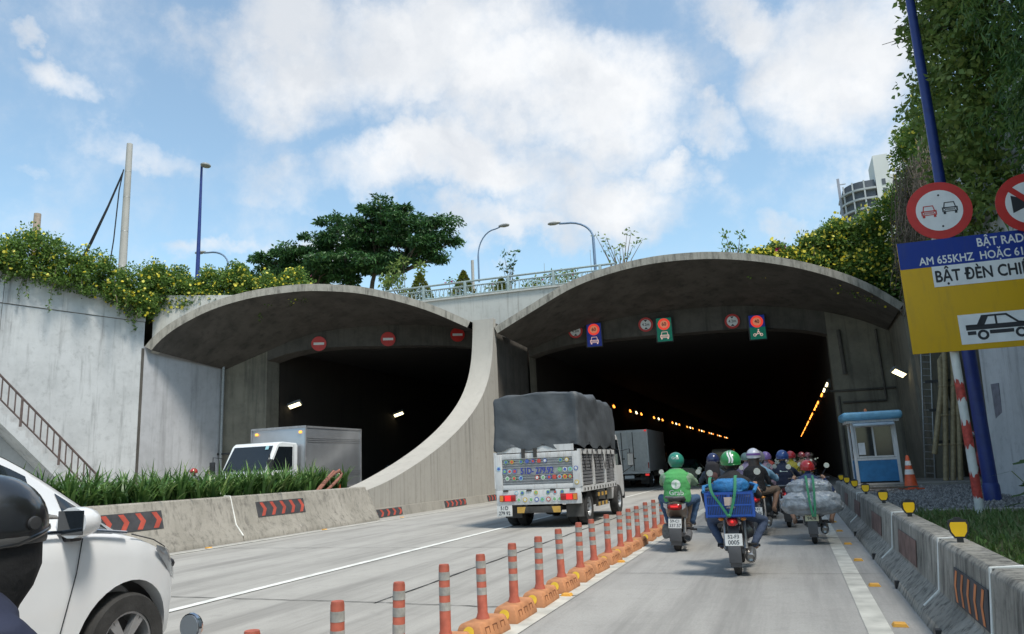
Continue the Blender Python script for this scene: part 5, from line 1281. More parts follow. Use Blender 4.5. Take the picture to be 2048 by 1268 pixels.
pl = G().box(-.98,-.62,-.03,-.01,.26,.5).build('license_plate', m_plate, T, bevel=.004)
lettering('51D', .11, m_ink, pl, (-.8,-.033,.435), .02); lettering('279 92', .11, m_ink, pl, (-.8,-.033,.325), .02, .9)
pl.location = (0,0,0)
for s in (-1,1): G().box(s*.72-.2,s*.72+.2,.35,.37,.2,.6).build('mud_flap', mat('mudflap_rubber', (.09,.088,.085), .9, var=.3), T)
# bed sides
for s in (-1,1):
    xs = s*W
    G().box(xs-.03,xs+.03,0,3.45,.74,.86).build('side_sill', m_tw2, T)
    for y in (.03,1.15,2.3,3.4): G().box(xs-.035,xs+.035,y-.05,y+.05,.86,1.66).build('side_post', m_tw2, T)
    G().box(xs-.03,xs+.03,0,3.45,1.55,1.66).build('top_rail', m_tw2, T)
    for k in range(9): G().prism([(-.012,0),(.014,.012),(.014,.05),(-.012,.062)] if s > 0 else [(.012,0),(-.014,.012),(-.014,.05),(.012,.062)], .08, 3.36, 'xz').build('side_slat', m_slat, T, (xs-.01*s,0,.88+k*.074))
    for y in np.linspace(.2,3.3,12): G().box(xs-.02,xs+.045,y-.02,y+.02,.76,.82).build('rope_hook', m_grime, T)
    pts = [];
    for k in range(15): pts.append((xs+.045*s, .1+k*.235, 1.66 if k%2 == 0 else 1.2))
    G().tube(pts, .009, 4).build('rope', m_cable, T)
    gb = []
    for z in (.36,.58): b_ = G().box(xs-.03,xs+.02,1.35,2.45,z,z+.09).build('side_guard', m_grime, T); [G().box(xs-.032*1,xs+.024,1.4+k*.36,1.58+k*.36,z+.002,z+.088).build('yellow_stripe', m_by, b_) for k in range(3)]
    for y in (1.4,2.4): G().box(xs-.04,xs,y-.02,y+.02,.36,.76).build('guard_stay', m_grime, T)
    G().box(s*.62-.18,s*.62+.18,1.5,2.3,.36,.68).build('tank', m_grime, T, bevel=.03)
    G().lathe([(.46,-.13),(.46,.13)],24,M=Matrix.Translation((s*.8,.78,.4)) @ Matrix.Rotation(R(90),4,'Y')).build('wheel_hood', m_black, T) if False else None
truckwheels(T, .8, 4.0, .385, W-.02)
# tarpaulin: wrinkled draped box
def tarp():
    bm = bmesh.new(); bmesh.ops.create_cube(bm, size=2.0); bmesh.ops.subdivide_edges(bm, edges=bm.edges[:], cuts=30, use_grid_fill=True)
    from mathutils import noise as mn
    bmesh.ops.delete(bm, geom=[f for f in bm.faces if f.calc_center_median().z < -.99], context='FACES')
    for v in bm.verts:
        x,y,z = v.co; n = v.normal.copy()
        top = max(0, (z-.82)/.18)
        px = x*1.0*(1-.05*top*top); py = 1.75+y*1.75
        zt = 2.98 - .1*((py-1.3)/2.2)**2 - .055*abs(x)**2 - .05*math.sin(py*4.1)**2*(py > .6)
        pz = 1.72 + (zt-1.72)*(z+1)/2
        if z < -.9: pz += .05*math.sin(px*9+py*6)
        w = Vector((px*1.4,py*1.4,pz*1.4)); d = mn.noise(w*1.0)*.035 + mn.noise(w*2.6)*.01 + (abs(mn.noise(Vector((px*2+py*2+pz,pz*1.2,py*1.5))))-.2)*.06 + (abs(mn.noise(Vector((px*3-pz*2.2,pz*2.6,py*3))))-.2)*.022
        # vertical folds near the corners
        d += .018*math.sin((px*7 if abs(y) > .9 else py*5) + 2*mn.noise(w))
        if abs(x) > .95 and y > .3: d += .06*(1-z*z)
        v.co = Vector((px,py,pz)) + n*d
    me = bpy.data.meshes.new('tarpaulin'); bm.to_mesh(me); bm.free(); me.materials.append(m_canvas); me.polygons.foreach_set('use_smooth',[True]*len(me.polygons))
    return place('tarpaulin', me, T)
tarp()
truckcab(T, 3.55, 1.5, .86, .42, 2.1, m_tw2)

# ---- oncoming box truck on the opposite road
T = thing('box_truck', 'oncoming light truck with white cab and grey metal box', 'truck', (-15.55,23.85,.35), rz=math.pi)
W = 1.05; z0, z1 = .62, 2.58
G().box(-W,W,0,3.3,z0,z1).build('cargo_box', m_alu, T, bevel=.015)
for x in (-W,W):
    for y in (0,3.3): G().box(x-.02,x+.02,y-.03,y+.03,z0,z1+.01).build('corner_trim', m_slat, T)
    for z in (z1-.02,z0): G().box(x-.02,x+.02,0,3.3,z-.03,z+.03).build('edge_trim', m_slat, T)
    for z in (2.2,2.14,2.08,1.12,1.06,1.0): G().box(x-.014,x+.014,.06,3.24,z,z+.018).build('rib', m_slat, T)
G().box(-W,W,3.28,3.32,z1-.05,z1+.02).build('edge_trim', m_slat, T)
for s in (-1,1): G().box(s*.85-.05,s*.85+.05,3.3,3.34,z1-.22,z1-.14).build('marker_lamp', m_amberlit, T, bevel=.01)
for s in (-1,1): G().box(s*.4-.04,s*.4+.04,.1,4.8,.42,.56).build('chassis_rail', m_grime, T)
truckcab(T, 3.42, 1.55, .84, .36, 2.08, mat('white_cab_paint', (.68,.7,.7), .3, var=.03, coat=.4), zc=1.2, lean=.5)
truckwheels(T, .8, 4.25, .37, W-.05)
G().add([(-.62,4.99-.39,1.85),(-.5,4.99-.39,1.85),(-.5,4.99-.43,1.95),(-.62,4.99-.43,1.95)], [(0,1,2,3)]).build('windscreen_sticker', mat('sticker_cyan', (.3,.55,.6), .6), T)

# ---- box lorry ahead in the tunnel
T = thing('box_lorry', 'pale box lorry with red corner lights ahead inside the tunnel', 'truck', (-8.1,40,0))
W = 1.1
G().box(-W,W,0,5.5,.85,3.02).build('cargo_box', m_tw2, T, bevel=.02)
for s in (-1,1):
    d = G().box(min(s*.02,s*1.02),max(s*.02,s*1.02),-.03,-.002,.92,2.88).build('rear_door', mat('lorry_door', (.5,.49,.47), .5, var=.1), T, bevel=.005)
    G().cyl((s*.3,-.05,.9),(s*.3,-.05,2.9),.02,n=6).build('lock_rod', m_grime, d); G().box(s*.3-.03,s*.3+.12,-.07,-.04,1.5,1.56).build('handle', m_grime, d)
    G().box(s*1.0-.06,s*1.0+.06,-.05,-.03,2.92,2.99).build('corner_light', m_tail, T); G().box(s*.95-.1,s*.95+.1,-.05,-.03,.62,.72).build('tail_light', m_tail, T); G().box(s*1.05-.03,s*1.05+.03,-.035,-.03,1.0,1.3).build('reflector', m_taild, T)
G().box(-W,W,-.02,.05,.74,.85).build('rear_sill', m_slat, T); G().box(-.9,.9,-.02,.04,.42,.54).build('rear_bumper', m_grime, T); G().box(-.25,.25,-.04,-.025,.5,.66).build('license_plate', m_plate, T)
for s in (-1,1): G().box(s*.72-.22,s*.72+.22,.4,.42,.2,.7).build('mud_flap', m_grime, T)
truckwheels(T, 1.1, 5.6, .42, W-.03); truckcab(T, 5.6, 1.7, .95, .5, 2.4, m_tw2)
# ---- saloons
def saloon(name, label, loc, rz, paint, lit=False, sc=1.0):
    T = thing(name, label, 'car', loc, rz=rz, scale=sc)
    st = [(-2.1,.35,.8,.7,.95,.55),(-1.9,.25,.9,.82,1.02,.6),(-1.4,.2,.93,.86,1.1,.6),(-.95,.2,.93,.87,1.38,.56),(-.3,.2,.92,.87,1.45,.56),(.3,.2,.91,.87,1.38,.57),(.85,.2,.9,.86,1.05,.62),(1.4,.2,.82,.83,.95,.6),(1.9,.24,.72,.74,.82,.5),(2.1,.35,.62,.55,.7,.4)]
    bo, pt, Y, s_ = carbody(T, st, 40, paint, (1.3,-1.3), wr=.31)
    for s in (-1,1):
        pt('side_window', m_glassd, -1.0,-.05,7,10,s); pt('side_window', m_glassd, .05,.75,7,9,s)
        for y in (1.3,-1.3): wheel(T, (s*.76,y,.31), .31, .2, None, 24, 5)
        G().box(s*.62-.14,s*.62+.14,-2.08,-2.0,.72,.84).build('tail_light', m_tail if lit else m_taild, T, bevel=.01); G().box(s*.55-.14,s*.55+.14,2.0,2.06,.6,.68).build('headlight', m_lens, T, bevel=.01)
        G().ell((s*.98,.62,.98),(.1,.05,.07),10,6).build('door_mirror', paint, T)
    G().add([(-.52,-1.5,1.11),(.52,-1.5,1.11),(.5,-1.05,1.38),(-.5,-1.05,1.38)], [(0,1,2,3)]).build('rear_window', m_glassd, T, (0,-.02,.02)); G().add([(-.55,.9,1.07),(.55,.9,1.07),(.5,.4,1.38),(-.5,.4,1.38)], [(0,1,2,3)]).build('windscreen', m_glassd, T, (0,.02,.025))
    G().box(-.26,.26,-2.13,-2.1,.6,.74).build('license_plate', m_plate, T)
    return T
saloon('saloon_car', 'dark green saloon with lit tail lights in the tunnel', (-5.4,43,0), 0, mat('dark_green_paint', (.015,.045,.035), .2, coat=.5), True, .95)
saloon('saloon_car', 'dark saloon emerging behind the grey box truck', (-16.3,30.2,.35), math.pi, mat('dark_grey_paint', (.05,.052,.055), .2, coat=.5), False, .95)
# van ahead
T = thing('passenger_van', 'pale brown van far ahead in the dark tunnel', 'van', (-4.6,58,0))
st = [(-2.2,.4,1.05,.78,1.85,.66),(-2.1,.28,1.1,.86,1.98,.7),(-1,.24,1.12,.88,2.05,.72),(.6,.24,1.12,.88,2.03,.72),(1.3,.24,1.1,.88,1.8,.7),(1.9,.26,1.0,.85,1.2,.68),(2.2,.35,.8,.75,.95,.6)]
mv = mat('beige_van_paint', (.33,.27,.21), .35, coat=.3); bo, pt, Y, s_ = carbody(T, st, 36, mv, (1.35,-1.35), wr=.33)
for s in (-1,1):
    pt('side_window', m_glassd, -1.9,-.2,7,10,s); pt('side_window', m_glassd, -.05,1.0,7,10,s)
    for y in (1.35,-1.35): wheel(T, (s*.77,y,.33), .33, .2, None, 24, 5)
    G().box(s*.74-.07,s*.74+.07,-2.24,-2.14,.8,1.15).build('tail_light', m_taild, T, bevel=.01)
G().box(-.6,.6,-2.22,-2.2,1.2,1.75).build('rear_window', m_glassd, T); G().box(-.26,.26,-2.26,-2.22,.7,.84).build('license_plate', m_plate, T)

# ================================================================== motorbikes and riders (local +Y forward, origin under mid wheelbase)
from mathutils import noise as mnoise
m_seat = mat('seat_vinyl', (.03,.028,.027), .6, var=.2); m_eng = mat('engine_alloy', (.16,.155,.15), .5, .6, var=.3, scale=20); m_exh = mat('exhaust_steel', (.33,.32,.31), .3, .8, var=.15); m_guard = mat('grey_mudguard', (.1,.1,.105), .6, var=.15); m_yplate = mat('plate_cream', (.52,.48,.3), .5, var=.12); m_clearlens = mat('clear_lens', (.4,.4,.42), .1, .3, var=.1)
def sec(y, zc, hw, hh, n=12, p=2.6):
    out = []
    for k in range(n):
        q = 2*math.pi*k/n; c, s = math.cos(q), math.sin(q)
        out.append((hw*math.copysign(abs(c)**(2/p),c), y, zc+hh*math.copysign(abs(s)**(2/p),s)))
    return out
BW_ = {}
def bwheel(parent, loc, r, w):
    k = (r,w)
    if k not in BW_:
        Y90 = Matrix.Rotation(R(90),4,'Y')
        ty = G().lathe([(r*.76,-w*.4),(r*.86,-w*.5),(r*.95,-w*.4),(r,-w*.12),(r,w*.12),(r*.95,w*.4),(r*.86,w*.5),(r*.76,w*.4),(r*.76,-w*.4)],28,M=Y90,caps=False).mesh('tyre', m_rubber)
        rg = G().lathe([(r*.77,-w*.36),(r*.77,w*.36),(r*.7,w*.25),(r*.7,-w*.25),(r*.77,-w*.36)],28,M=Y90,caps=False)
        for q in range(6): rg.box(-.012,.012,-.018,.018,.02,r*.72,M=Matrix.Rotation(q*math.pi/3,4,'X'))
        rg.cyl((-.06,0,0),(.06,0,0),.045,n=12)
        BW_[k] = (ty, rg.mesh('rim', m_eng))
    o = place('wheel', BW_[k][1], parent, loc); place('tyre', BW_[k][0], o); return o
def motorbike(label, loc, rz, paint, kind='underbone', plate=('',''), plate_m=None, scale=.93, lit=True, group='motorbikes riding into the tunnel', lean=0.0, mir=0.0, mirrors=(-1,1)):
    T = thing('motorbike' if kind == 'underbone' else 'scooter', label, 'motorbike' if kind == 'underbone' else 'scooter', loc, rz=rz, group=group, scale=scale)
    T.rotation_euler = (0,R(lean),rz)
    sc = kind != 'underbone'
    r = .285 if not sc else .25; tw = .085 if not sc else .11
    bwheel(T,(0,-.6,r),r,tw); bwheel(T,(0,.62,r),r,tw*.9)
    hw = .15 if sc else .105
    if sc:
        b = G().loft([sec(.05,.5,.13,.1),sec(-.15,.56,.16,.14),sec(-.4,.6,.175,.15),sec(-.65,.64,.165,.13),sec(-.82,.69,.12,.08),sec(-.88,.72,.06,.04)]).build('tail_body', paint, T)
        G().loft([sec(.02,.73,.12,.04),sec(-.15,.765,.14,.05),sec(-.45,.79,.15,.05),sec(-.68,.81,.11,.04)]).build('seat', m_seat, T)
        tl = G().loft([sec(-.84,.69,.115,.05),sec(-.885,.70,.1,.042),sec(-.9,.70,.07,.03)]).build('tail_light', m_taild, T); G().box(-.06,.06,-.905,-.897,.685,.715).build('bulb', m_tail, tl, bevel=.004)
        for s in (-1,1): G().loft([[(s*(.115+a),y,.69+z) for a,z in ((0,.045),(.06,.06),(.055,.0),(0,-.045))] for y in (-.83,-.865)]).build('indicator', m_clearlens, T)
        G().tube([(-.13,-.62,.83),(-.13,-.85,.84),(0,-.92,.835),(.13,-.85,.84),(.13,-.62,.83)], .02, 8).build('grab_rail', m_guard, T)
        G().box(-.17,.17,.0,.4,.28,.36).build('floorboard', paint, T, bevel=.04); G().loft([sec(.38,.3,.17,.06),sec(.45,.55,.2,.08),sec(.5,.8,.18,.1),sec(.5,.98,.1,.07)]).build('leg_shield', paint, T)
        G().loft([[(x-.17,y,z) for x,y,z in sec(-.7,.29,.06,.1)],[(x-.17,y,z) for x,y,z in sec(-.55,.3,.075,.12)],[(x-.17,y,z) for x,y,z in sec(-.1,.3,.06,.09)]]).build('transmission_case', m_eng, T)
    else:
        b = G().loft([sec(.1,.6,.09,.07),sec(-.15,.62,.1,.09),sec(-.45,.66,.105,.085),sec(-.7,.71,.095,.06),sec(-.86,.745,.06,.035)]).build('tail_body', paint, T)
        G().loft([sec(.12,.72,.09,.04),sec(-.1,.755,.12,.045),sec(-.4,.775,.125,.045),sec(-.72,.80,.1,.035)]).build('seat', m_seat, T)
        tl = G().loft([sec(-.82,.65,.07,.055),sec(-.88,.645,.06,.048),sec(-.905,.64,.042,.034)]).build('tail_light', m_taild, T); G().ell((0,-.9,.65),(.022,.014,.018),10,6).build('bulb', m_tail, tl)
        for s in (-1,1): G().ell((s*.13,-.8,.68),(.035,.03,.025),8,6).build('indicator', m_amber, T)
        G().tube([(-.1,-.5,.8),(-.11,-.85,.82),(0,-.93,.82),(.11,-.85,.82),(.1,-.5,.8)], .014, 8).build('grab_rail', m_exh, T)
        G().loft([sec(.1,.42,.06,.05),sec(.3,.6,.05,.05),sec(.42,.85,.05,.06)]).build('frame', paint, T)
        G().loft([sec(.36,.42,.2,.1),sec(.42,.6,.21,.12),sec(.46,.82,.16,.1)]).build('leg_shield', paint, T)
        G().box(-.1,.1,-.12,.22,.22,.42).build('engine', m_eng, T, bevel=.03); G().box(-.035,.035,-.62,-.1,.36,.46).build('chain_case', m_guard, T, (-.1,0,-.08), bevel=.02)
    g = G(); 
    vs = []
    for q in range(9):
        a = R(-30 + q*17.5); 
        for s in (-1,1): vs.append((s*(tw*.75), -.6-math.cos(a)*(r+.035), r+math.sin(a)*(r+.035)))
    g.add(vs, [(2*q,2*q+1,2*q+3,2*q+2) for q in range(8)]).build('rear_mudguard', m_guard, T)
    G().box(-tw*.85,tw*.85,-.89,-.87,.27,.47).build('mud_flap', m_guard, T, rot=(R(6),0,0), bevel=.004)
    pm = plate_m or m_plate
    pl = G().box(-.1,.1,-.006,.006,-.07,.07).build('license_plate', pm, T, (0,-.915,.445), rot=(R(-10),0,0))
    if plate[0]: lettering(plate[0], .062, m_ink, pl, (0,-.009,.033), .01, .95); lettering(plate[1], .07, m_ink, pl, (0,-.009,-.033), .01, .95)
    for s in (-1,1):
        sh = G().cyl((s*.12,-.6,r+.02),(s*.11,-.45,.64),.026,n=8).build('shock_absorber', m_exh, T); G().box(s*.085-.016,s*.085+.016,-.64,.0,r-.025,r+.025).build('swing_arm', m_guard, T)
        G().cyl((s*.09,.62,r),(s*.08,.45,.84),.028,n=8).build('fork', m_exh, T); G().cyl((s*.1,.05,.28),(s*.27,.05,.28),.018,n=8).build('footpeg', m_black, T); G().cyl((s*.1,-.28,.33),(s*.24,-.28,.33),.016,n=8).build('footpeg', m_black, T)
        G().cyl((s*.22,.36,1.0),(s*.34,.32,1.0),.02,n=8).build('grip', m_black, T)
        if s not in mirrors: continue
        st = G().tube([(s*.2,.38,1.01),(s*.27,.42,1.12+mir),(s*.31,.42,1.17+mir)], .008, 6).build('mirror', m_black, T)
        G().lathe([(.044,-.01),(.046,.0),(.04,.012),(.001,.018)],18,M=Matrix.Translation((s*.315,.42,1.21+mir)) @ Matrix.Rotation(R(-90),4,'X')).build('mirror_shell', m_chrome, st)
        G().lathe([(.04,0),(.04,.002)],18,M=Matrix.Translation((s*.315,.4085,1.21+mir)) @ Matrix.Rotation(R(90),4,'X')).build('mirror_glass', m_mirror, st)
    G().tube([(-.3,.34,1.0),(-.15,.4,1.02),(0,.42,1.0),(.15,.4,1.02),(.3,.34,1.0)], .014, 8).build('handlebar', m_exh, T)
    G().loft([sec(.36,1.0,.13,.06),sec(.45,.98,.12,.09),sec(.52,.95,.09,.07)]).build('handlebar_cowl', paint, T); G().ell((0,.53,.96),(.075,.03,.06),12,7).build('headlight', m_lens, T)
    vs = []
    for q in range(7):
        a = R(20+q*22)
        for s in (-1,1): vs.append((s*.055, .62-math.cos(a)*(r+.03), r+math.sin(a)*(r+.03)))
    G().add(vs, [(2*q,2*q+1,2*q+3,2*q+2) for q in range(6)]).build('front_mudguard', paint, T)
    ex = G().tube([(.08,.12,.25),(.14,-.1,.2),(.165,-.35,.24),(.17,-.45,.27)], .022, 8).build('exhaust', m_exh, T)
    G().lathe([(.03,0),(.06,.04),(.065,.3),(.06,.36),(.045,.37),(.04,.34),(.02,.33)],16,M=Matrix.Translation((.17,-.43,.27)) @ Matrix.Rotation(R(98),4,'X')).build('muffler', m_guard if sc else m_exh, ex)
    return T

# ---- people: limbs grown from a posed skeleton, fused by a voxel remesh into one skin, coloured by nearest limb
def ik(a, t, l1, l2, pole):
    a, t, pole = Vector(a), Vector(t), Vector(pole); d = t-a; L = min(d.length, (l1+l2)*.995); u = d.normalized()
    x = (l1*l1-l2*l2+L*L)/(2*L); h = math.sqrt(max(0,l1*l1-x*x)); p = (pole-u*pole.dot(u)).normalized()
    return a+u*x+p*h, a+u*L
BODY = {}
def body_mesh(key, pel=(0,-.17,.79), lean=10, hands=((-.28,.31,1.02),(.28,.31,1.02)), feet=((-.2,.08,.3),(.2,.08,.3)), bulk=1.0, headp=6, sleeve='long', legs='long', feetdown=False, jacket=.012, kneeout=.5, shoe=True):
    if key in BODY: return BODY[key]
    P0 = Vector(pel); Lx = R(lean); up = Vector((0,math.sin(Lx),math.cos(Lx))); fw = Vector((0,math.cos(Lx),-math.sin(Lx)))
    sh = P0+up*.395; segs = []; g = G()
    def lim(a, b, r0, r1, tg, n=10):
        a, b = Vector(a), Vector(b); g.tube([a-(b-a).normalized()*r0*.5, a, a.lerp(b,.3), a.lerp(b,.7), b, b+(b-a).normalized()*r1*.5], [r0*.6,r0,r0*1.04,(r0*.35+r1*.65)*1.02,r1,r1*.6], n); segs.append((a,b,(r0+r1)/2,tg))
    X = Vector((1,0,0)); tor = []
    for f,w,d,o in ((-.14,.1,.09,0),(-.08,.16,.125,0),(.0,.175,.135,0),(.12,.16,.125,-.01),(.24,.17,.125,-.015),(.33,.18,.12,-.01),(.385,.165,.1,0),(.43,.11,.075,.005),(.475,.06,.06,.01)):
        c = P0+up*f+fw*o; tor.append([c+X*((w*bulk+jacket)*math.cos(q))+fw*((d*bulk+jacket)*math.sin(q)) for q in [2*math.pi*k/16 for k in range(16)]])
    g.loft(tor)
    segs.append((P0+up*.0,sh-up*.02,.16,'shirt')); segs.append((P0-up*.12,P0-up*.08,.15,'pants')); segs.append((sh+X*.12,sh-X*.12,.09,'shirt'))
    nk = sh+up*.05+fw*.01; hp = R(headp); hu = Vector((0,math.sin(hp),math.cos(hp))); hd = nk+Vector((0,.025,.0))+hu*.145
    lim(nk-up*.03, nk+hu*.07, .056, .052, 'skin')
    g.ell(tuple(hd+Vector((0,-.005,.02))),(.077,.095,.1),16,11); g.ell(tuple(hd+Vector((0,.04,-.055))),(.055,.06,.06),12,8); g.ell(tuple(hd+Vector((0,.1,-.012))),(.014,.02,.022),8,6)
    for s in (-1,1): g.ell(tuple(hd+Vector((s*.077,-.005,-.01))),(.012,.022,.032),8,6); g.ell(tuple(hd+Vector((s*.03,.082,.012))),(.016,.014,.012),8,6)
    g.ell(tuple(hd+Vector((0,.09,-.06))),(.026,.014,.012),8,6)
    segs.append((hd+Vector((0,0,-.06)),hd+Vector((0,0,.04)),.08,'skin'))
    fing = G()
    for i, s in enumerate((-1,1)):
        S = sh+X*(s*.165*bulk)-up*.055; hnd = Vector(hands[i]); el, wr = ik(S, hnd, .275, .25, (s*.5,-.45,-.9))
        lim(S, el, .053*bulk+jacket*.5, .046*bulk+jacket*.5, 'sleeve'); lim(el, wr, .044*bulk+(jacket*.6 if sleeve == 'long' else 0), .031, 'sleeve' if sleeve == 'long' else 'skin')
        d = (wr-el).normalized(); lim(wr, wr+d*.075, .03, .034, 'hand')
        side = d.cross(Vector((0,0,1))).normalized(); dn = Vector((0,0,-1))
        for k in range(4):
            b0 = wr+d*.07+side*((k-1.5)*.019); L = (.036,.042,.04,.032)[k]; fing.tube([b0, b0+d*L, b0+d*(L+.012)+dn*.028, b0+d*(L-.008)+dn*.046], [.0095,.0095,.009,.008], 6)
        b0 = wr+d*.02-side*(s*.03); fing.tube([b0, b0+d*.025-side*(s*.018)+dn*.012, b0+d*.05-side*(s*.008)+dn*.03], [.011,.0105,.009], 6)
        Hh = P0+X*(s*.085)-up*.06; ft = Vector(feet[i]); an = ft+Vector((0,-.05,.07)); kn, an2 = ik(Hh, an, .41, .40, (s*kneeout,1,.35))
        lim(Hh, kn, .082*bulk, .058, 'pants'); lim(kn, an2, .056, .045 if legs == 'long' else .036, 'pants' if legs == 'long' else 'skin')
        lim(an2, an2+Vector((s*.02,.16,-.055)), .042, .03, 'shoe')
    raw = g.mesh('body', [m_black], smooth=0); ob = place('body_raw', raw); md = ob.modifiers.new('r','REMESH'); md.mode = 'VOXEL'; md.voxel_size = .0135; sm = ob.modifiers.new('s','SMOOTH'); sm.iterations = 3; sm.factor = .5
    bpy.context.view_layer.update(); me = bpy.data.meshes.new_from_object(ob.evaluated_get(bpy.context.evaluated_depsgraph_get())); bpy.data.objects.remove(ob)
    me.name = 'body'; me.materials.clear()
    # cloth folds: small displacement on clothed areas comes from the material bump; colour zones by nearest limb
    n = len(me.polygons); cc = np.empty(n*3); me.polygons.foreach_get('center', cc); cc = cc.reshape(-1,3)
    D = []
    for a,b,r_,tg in segs:
        a = np.array(a); b = np.array(b); ab = b-a; t = np.clip(((cc-a)@ab)/max(1e-9,ab@ab),0,1); D.append(np.linalg.norm(cc-(a+t[:,None]*ab),axis=1)-r_)
    tags = ['shirt','sleeve','pants','skin','shoe','hand']; ti = np.array([tags.index(s_[3]) for s_ in segs]); idx = ti[np.argmin(np.array(D),axis=0)]
    fm = fing.mesh('f',[m_black]*1); bm = bmesh.new(); bm.from_mesh(me)
    bm.faces.ensure_lookup_table()
    for f_, k in zip(bm.faces, idx): f_.material_index = int(k)
    k0 = len(bm.faces); bm.from_mesh(fm); bm.faces.ensure_lookup_table()
    for f_ in bm.faces[k0:]: f_.material_index = 5
    bm.to_mesh(me); bm.free(); me.polygons.foreach_set('use_smooth',[True]*len(me.polygons))
    for _ in range(6): me.materials.append(m_black)
    # gentle cloth wrinkles
    co = np.empty(len(me.vertices)*3); me.vertices.foreach_get('co',co); co = co.reshape(-1,3); nr = np.empty(len(me.vertices)*3); me.vertices.foreach_get('normal',nr); nr = nr.reshape(-1,3)
    cl = np.zeros(len(me.vertices))
    for p in me.polygons:
        if p.material_index in (0,1,2):
            for v in p.vertices: cl[v] = 1
    dv = np.array([mnoise.noise(Vector((x*9,y*9,z*22)))*.007+mnoise.noise(Vector((x*24,y*20,z*30)))*.003 for x,y,z in co])*cl
    me.vertices.foreach_set('co',(co+nr*dv[:,None]).reshape(-1)); me.update()
    BODY[key] = (me, hd.copy(), sh.copy(), P0.copy()); return BODY[key]
HM = {}
def helmet_mesh(low=-8, backlow=-22, rx=.128, ry=.15, rz=.135):
    k = (low,backlow,rx)
    if k in HM: return HM[k]
    n, m = 28, 10; vs = []
    for i in range(m+1):
        for j in range(n):
            q = 2*math.pi*j/n; bk = max(0,-math.sin(q)); fr = max(0,math.sin(q)); l0 = low+(backlow-low)*min(1,bk+.55*(1-fr-bk if fr+bk < 1 else 0)) + fr*14
            t = R(l0+(90-l0)*i/m); vs.append((rx*math.cos(t)*math.cos(q), ry*math.cos(t)*math.sin(q), rz*math.sin(t)))
    fs = [(i*n+j,i*n+(j+1)%n,(i+1)*n+(j+1)%n,(i+1)*n+j) for i in range(m) for j in range(n)]
    g = G().add(vs, fs); rim = [Vector(v)*.985 for v in vs[:n]]
    g.tube(rim+[rim[0],rim[1]], .008, 6, 0, False)
    HM[k] = g.mesh('helmet', m_black, smooth=60); return HM[k]
def recolor(o, mats):
    for i, m in enumerate(mats):
        o.material_slots[i].link = 'OBJECT'; o.material_slots[i].material = m
def cloth(name, c, rough=.85, var=.12): return mat('cloth_'+name, c, rough, var=var, scale=5, bump=.35, bscale=16)
m_skin = mat('skin_tan', (.36,.2,.13), .55, var=.06); m_hair = mat('hair_black', (.015,.012,.011), .5, var=.3, scale=30); m_shoe = mat('shoe_black', (.03,.028,.027), .6); m_sandal = mat('skin_foot', (.25,.14,.09), .6, var=.2)
def hm(name, c, coat=.5): return mat('helmet_'+name, c, .3, var=.03, coat=coat)
def person(label, loc, rz, mats, key='generic', pose={}, scale=.93, helm=None, helmk={}, group='riders on the motorbikes', visor=True, visor_m=None, lean=0.0):
    T = thing('person', label, 'person', loc, rz=rz, group=group, scale=scale); T.rotation_euler = (0,R(lean),rz)
    me, hd, sh, P0 = body_mesh(key, **pose)
    b = place('body', me, T); recolor(b, mats)
    if helm is not None:
        h = place('helmet', helmet_mesh(**helmk), T, hd+Vector((0,-.004,.022))); recolor(h, [helm])
        if visor: G().loft([[(x*w,y,z) for x in (-1,-.5,0,.5,1)] for y,z,w in ((.1,.035,.1),(.15,.025,.095),(.185,.012,.06))], caps=False, closed=False).build('visor', visor_m or helm, h)
        for s in (-1,1): G().tube([(s*.11,.02,-.02),(s*.085,.04,-.11),(0,.06,-.155)], .006, 5).build('chin_strap', m_black, h)
    return T, b, hd, sh, P0
def decal(me, body_me, parent, name, m, off=.004, d=Vector((0,1,0))):
    """press a flat print onto a body surface (rays cast along d)"""
    bv = BVHTree.FromPolygons([v.co.copy() for v in body_me.vertices], [tuple(p.vertices) for p in body_me.polygons])
    bm = bmesh.new(); bm.from_mesh(me)
    for v in bm.verts:
        hit = bv.ray_cast(v.co-d*1.0, d)
        if hit[0] is not None: v.co = hit[0]-d*off
    m2 = bpy.data.meshes.new(name); bm.to_mesh(m2); bm.free(); m2.materials.append(m)
    return place(name, m2, parent)

navy = cloth('navy', (.015,.02,.045)); black = cloth('black', (.014,.014,.016)); denim = cloth('denim', (.04,.06,.11)); dpants = cloth('dark_trousers', (.025,.025,.03)); brown = cloth('brown', (.09,.06,.045)); blued = cloth('blue_denim', (.05,.1,.19))
# 1 green ride-hailing jacket
gl, ggr = cloth('green_jacket', (.075,.33,.1)), cloth('grey_green_sleeve', (.2,.3,.2))
XY = (-1.75,12.22,0)
motorbike('bronze scooter with wide red tail light under the green jacket rider', XY, R(3), mat('bronze_paint', (.12,.085,.06), .3, coat=.4), 'scooter', ('59-C1','337.57'), lean=2)
Pn, bd, hd, sh, P0 = person('rider in bright green jacket and teal helmet on the bronze scooter', XY, R(3), [gl,ggr,blued,m_skin,m_shoe,mat('glove_green', (.12,.3,.14), .8)], 'grab', dict(pel=(0,-.26,.8), lean=4, jacket=.03, bulk=1.16, feet=((-.2,.12,.34),(.2,.12,.34)), headp=4, kneeout=.7), helm=hm('teal', (.02,.2,.14)), helmk=dict(low=-42,backlow=-52,rx=.132), visor=False, lean=2)
z0 = sh.z-.17
cm = bpy.data.meshes.new('c'); vs = [(0,0,z0)]+[(.075*math.cos(2*math.pi*j/24)*f,0,z0+.075*math.sin(2*math.pi*j/24)*f) for f in (.5,1) for j in range(24)]
cm.from_pydata(vs,[],[(0,1+j,1+(j+1)%24) for j in range(24)]+[(1+j,25+j,25+(j+1)%24,1+(j+1)%24) for j in range(24)])
m_print = mat('white_print', (.6,.66,.6), .7, var=.05)
decal(cm, bd.data, Pn, 'round_logo', m_print)
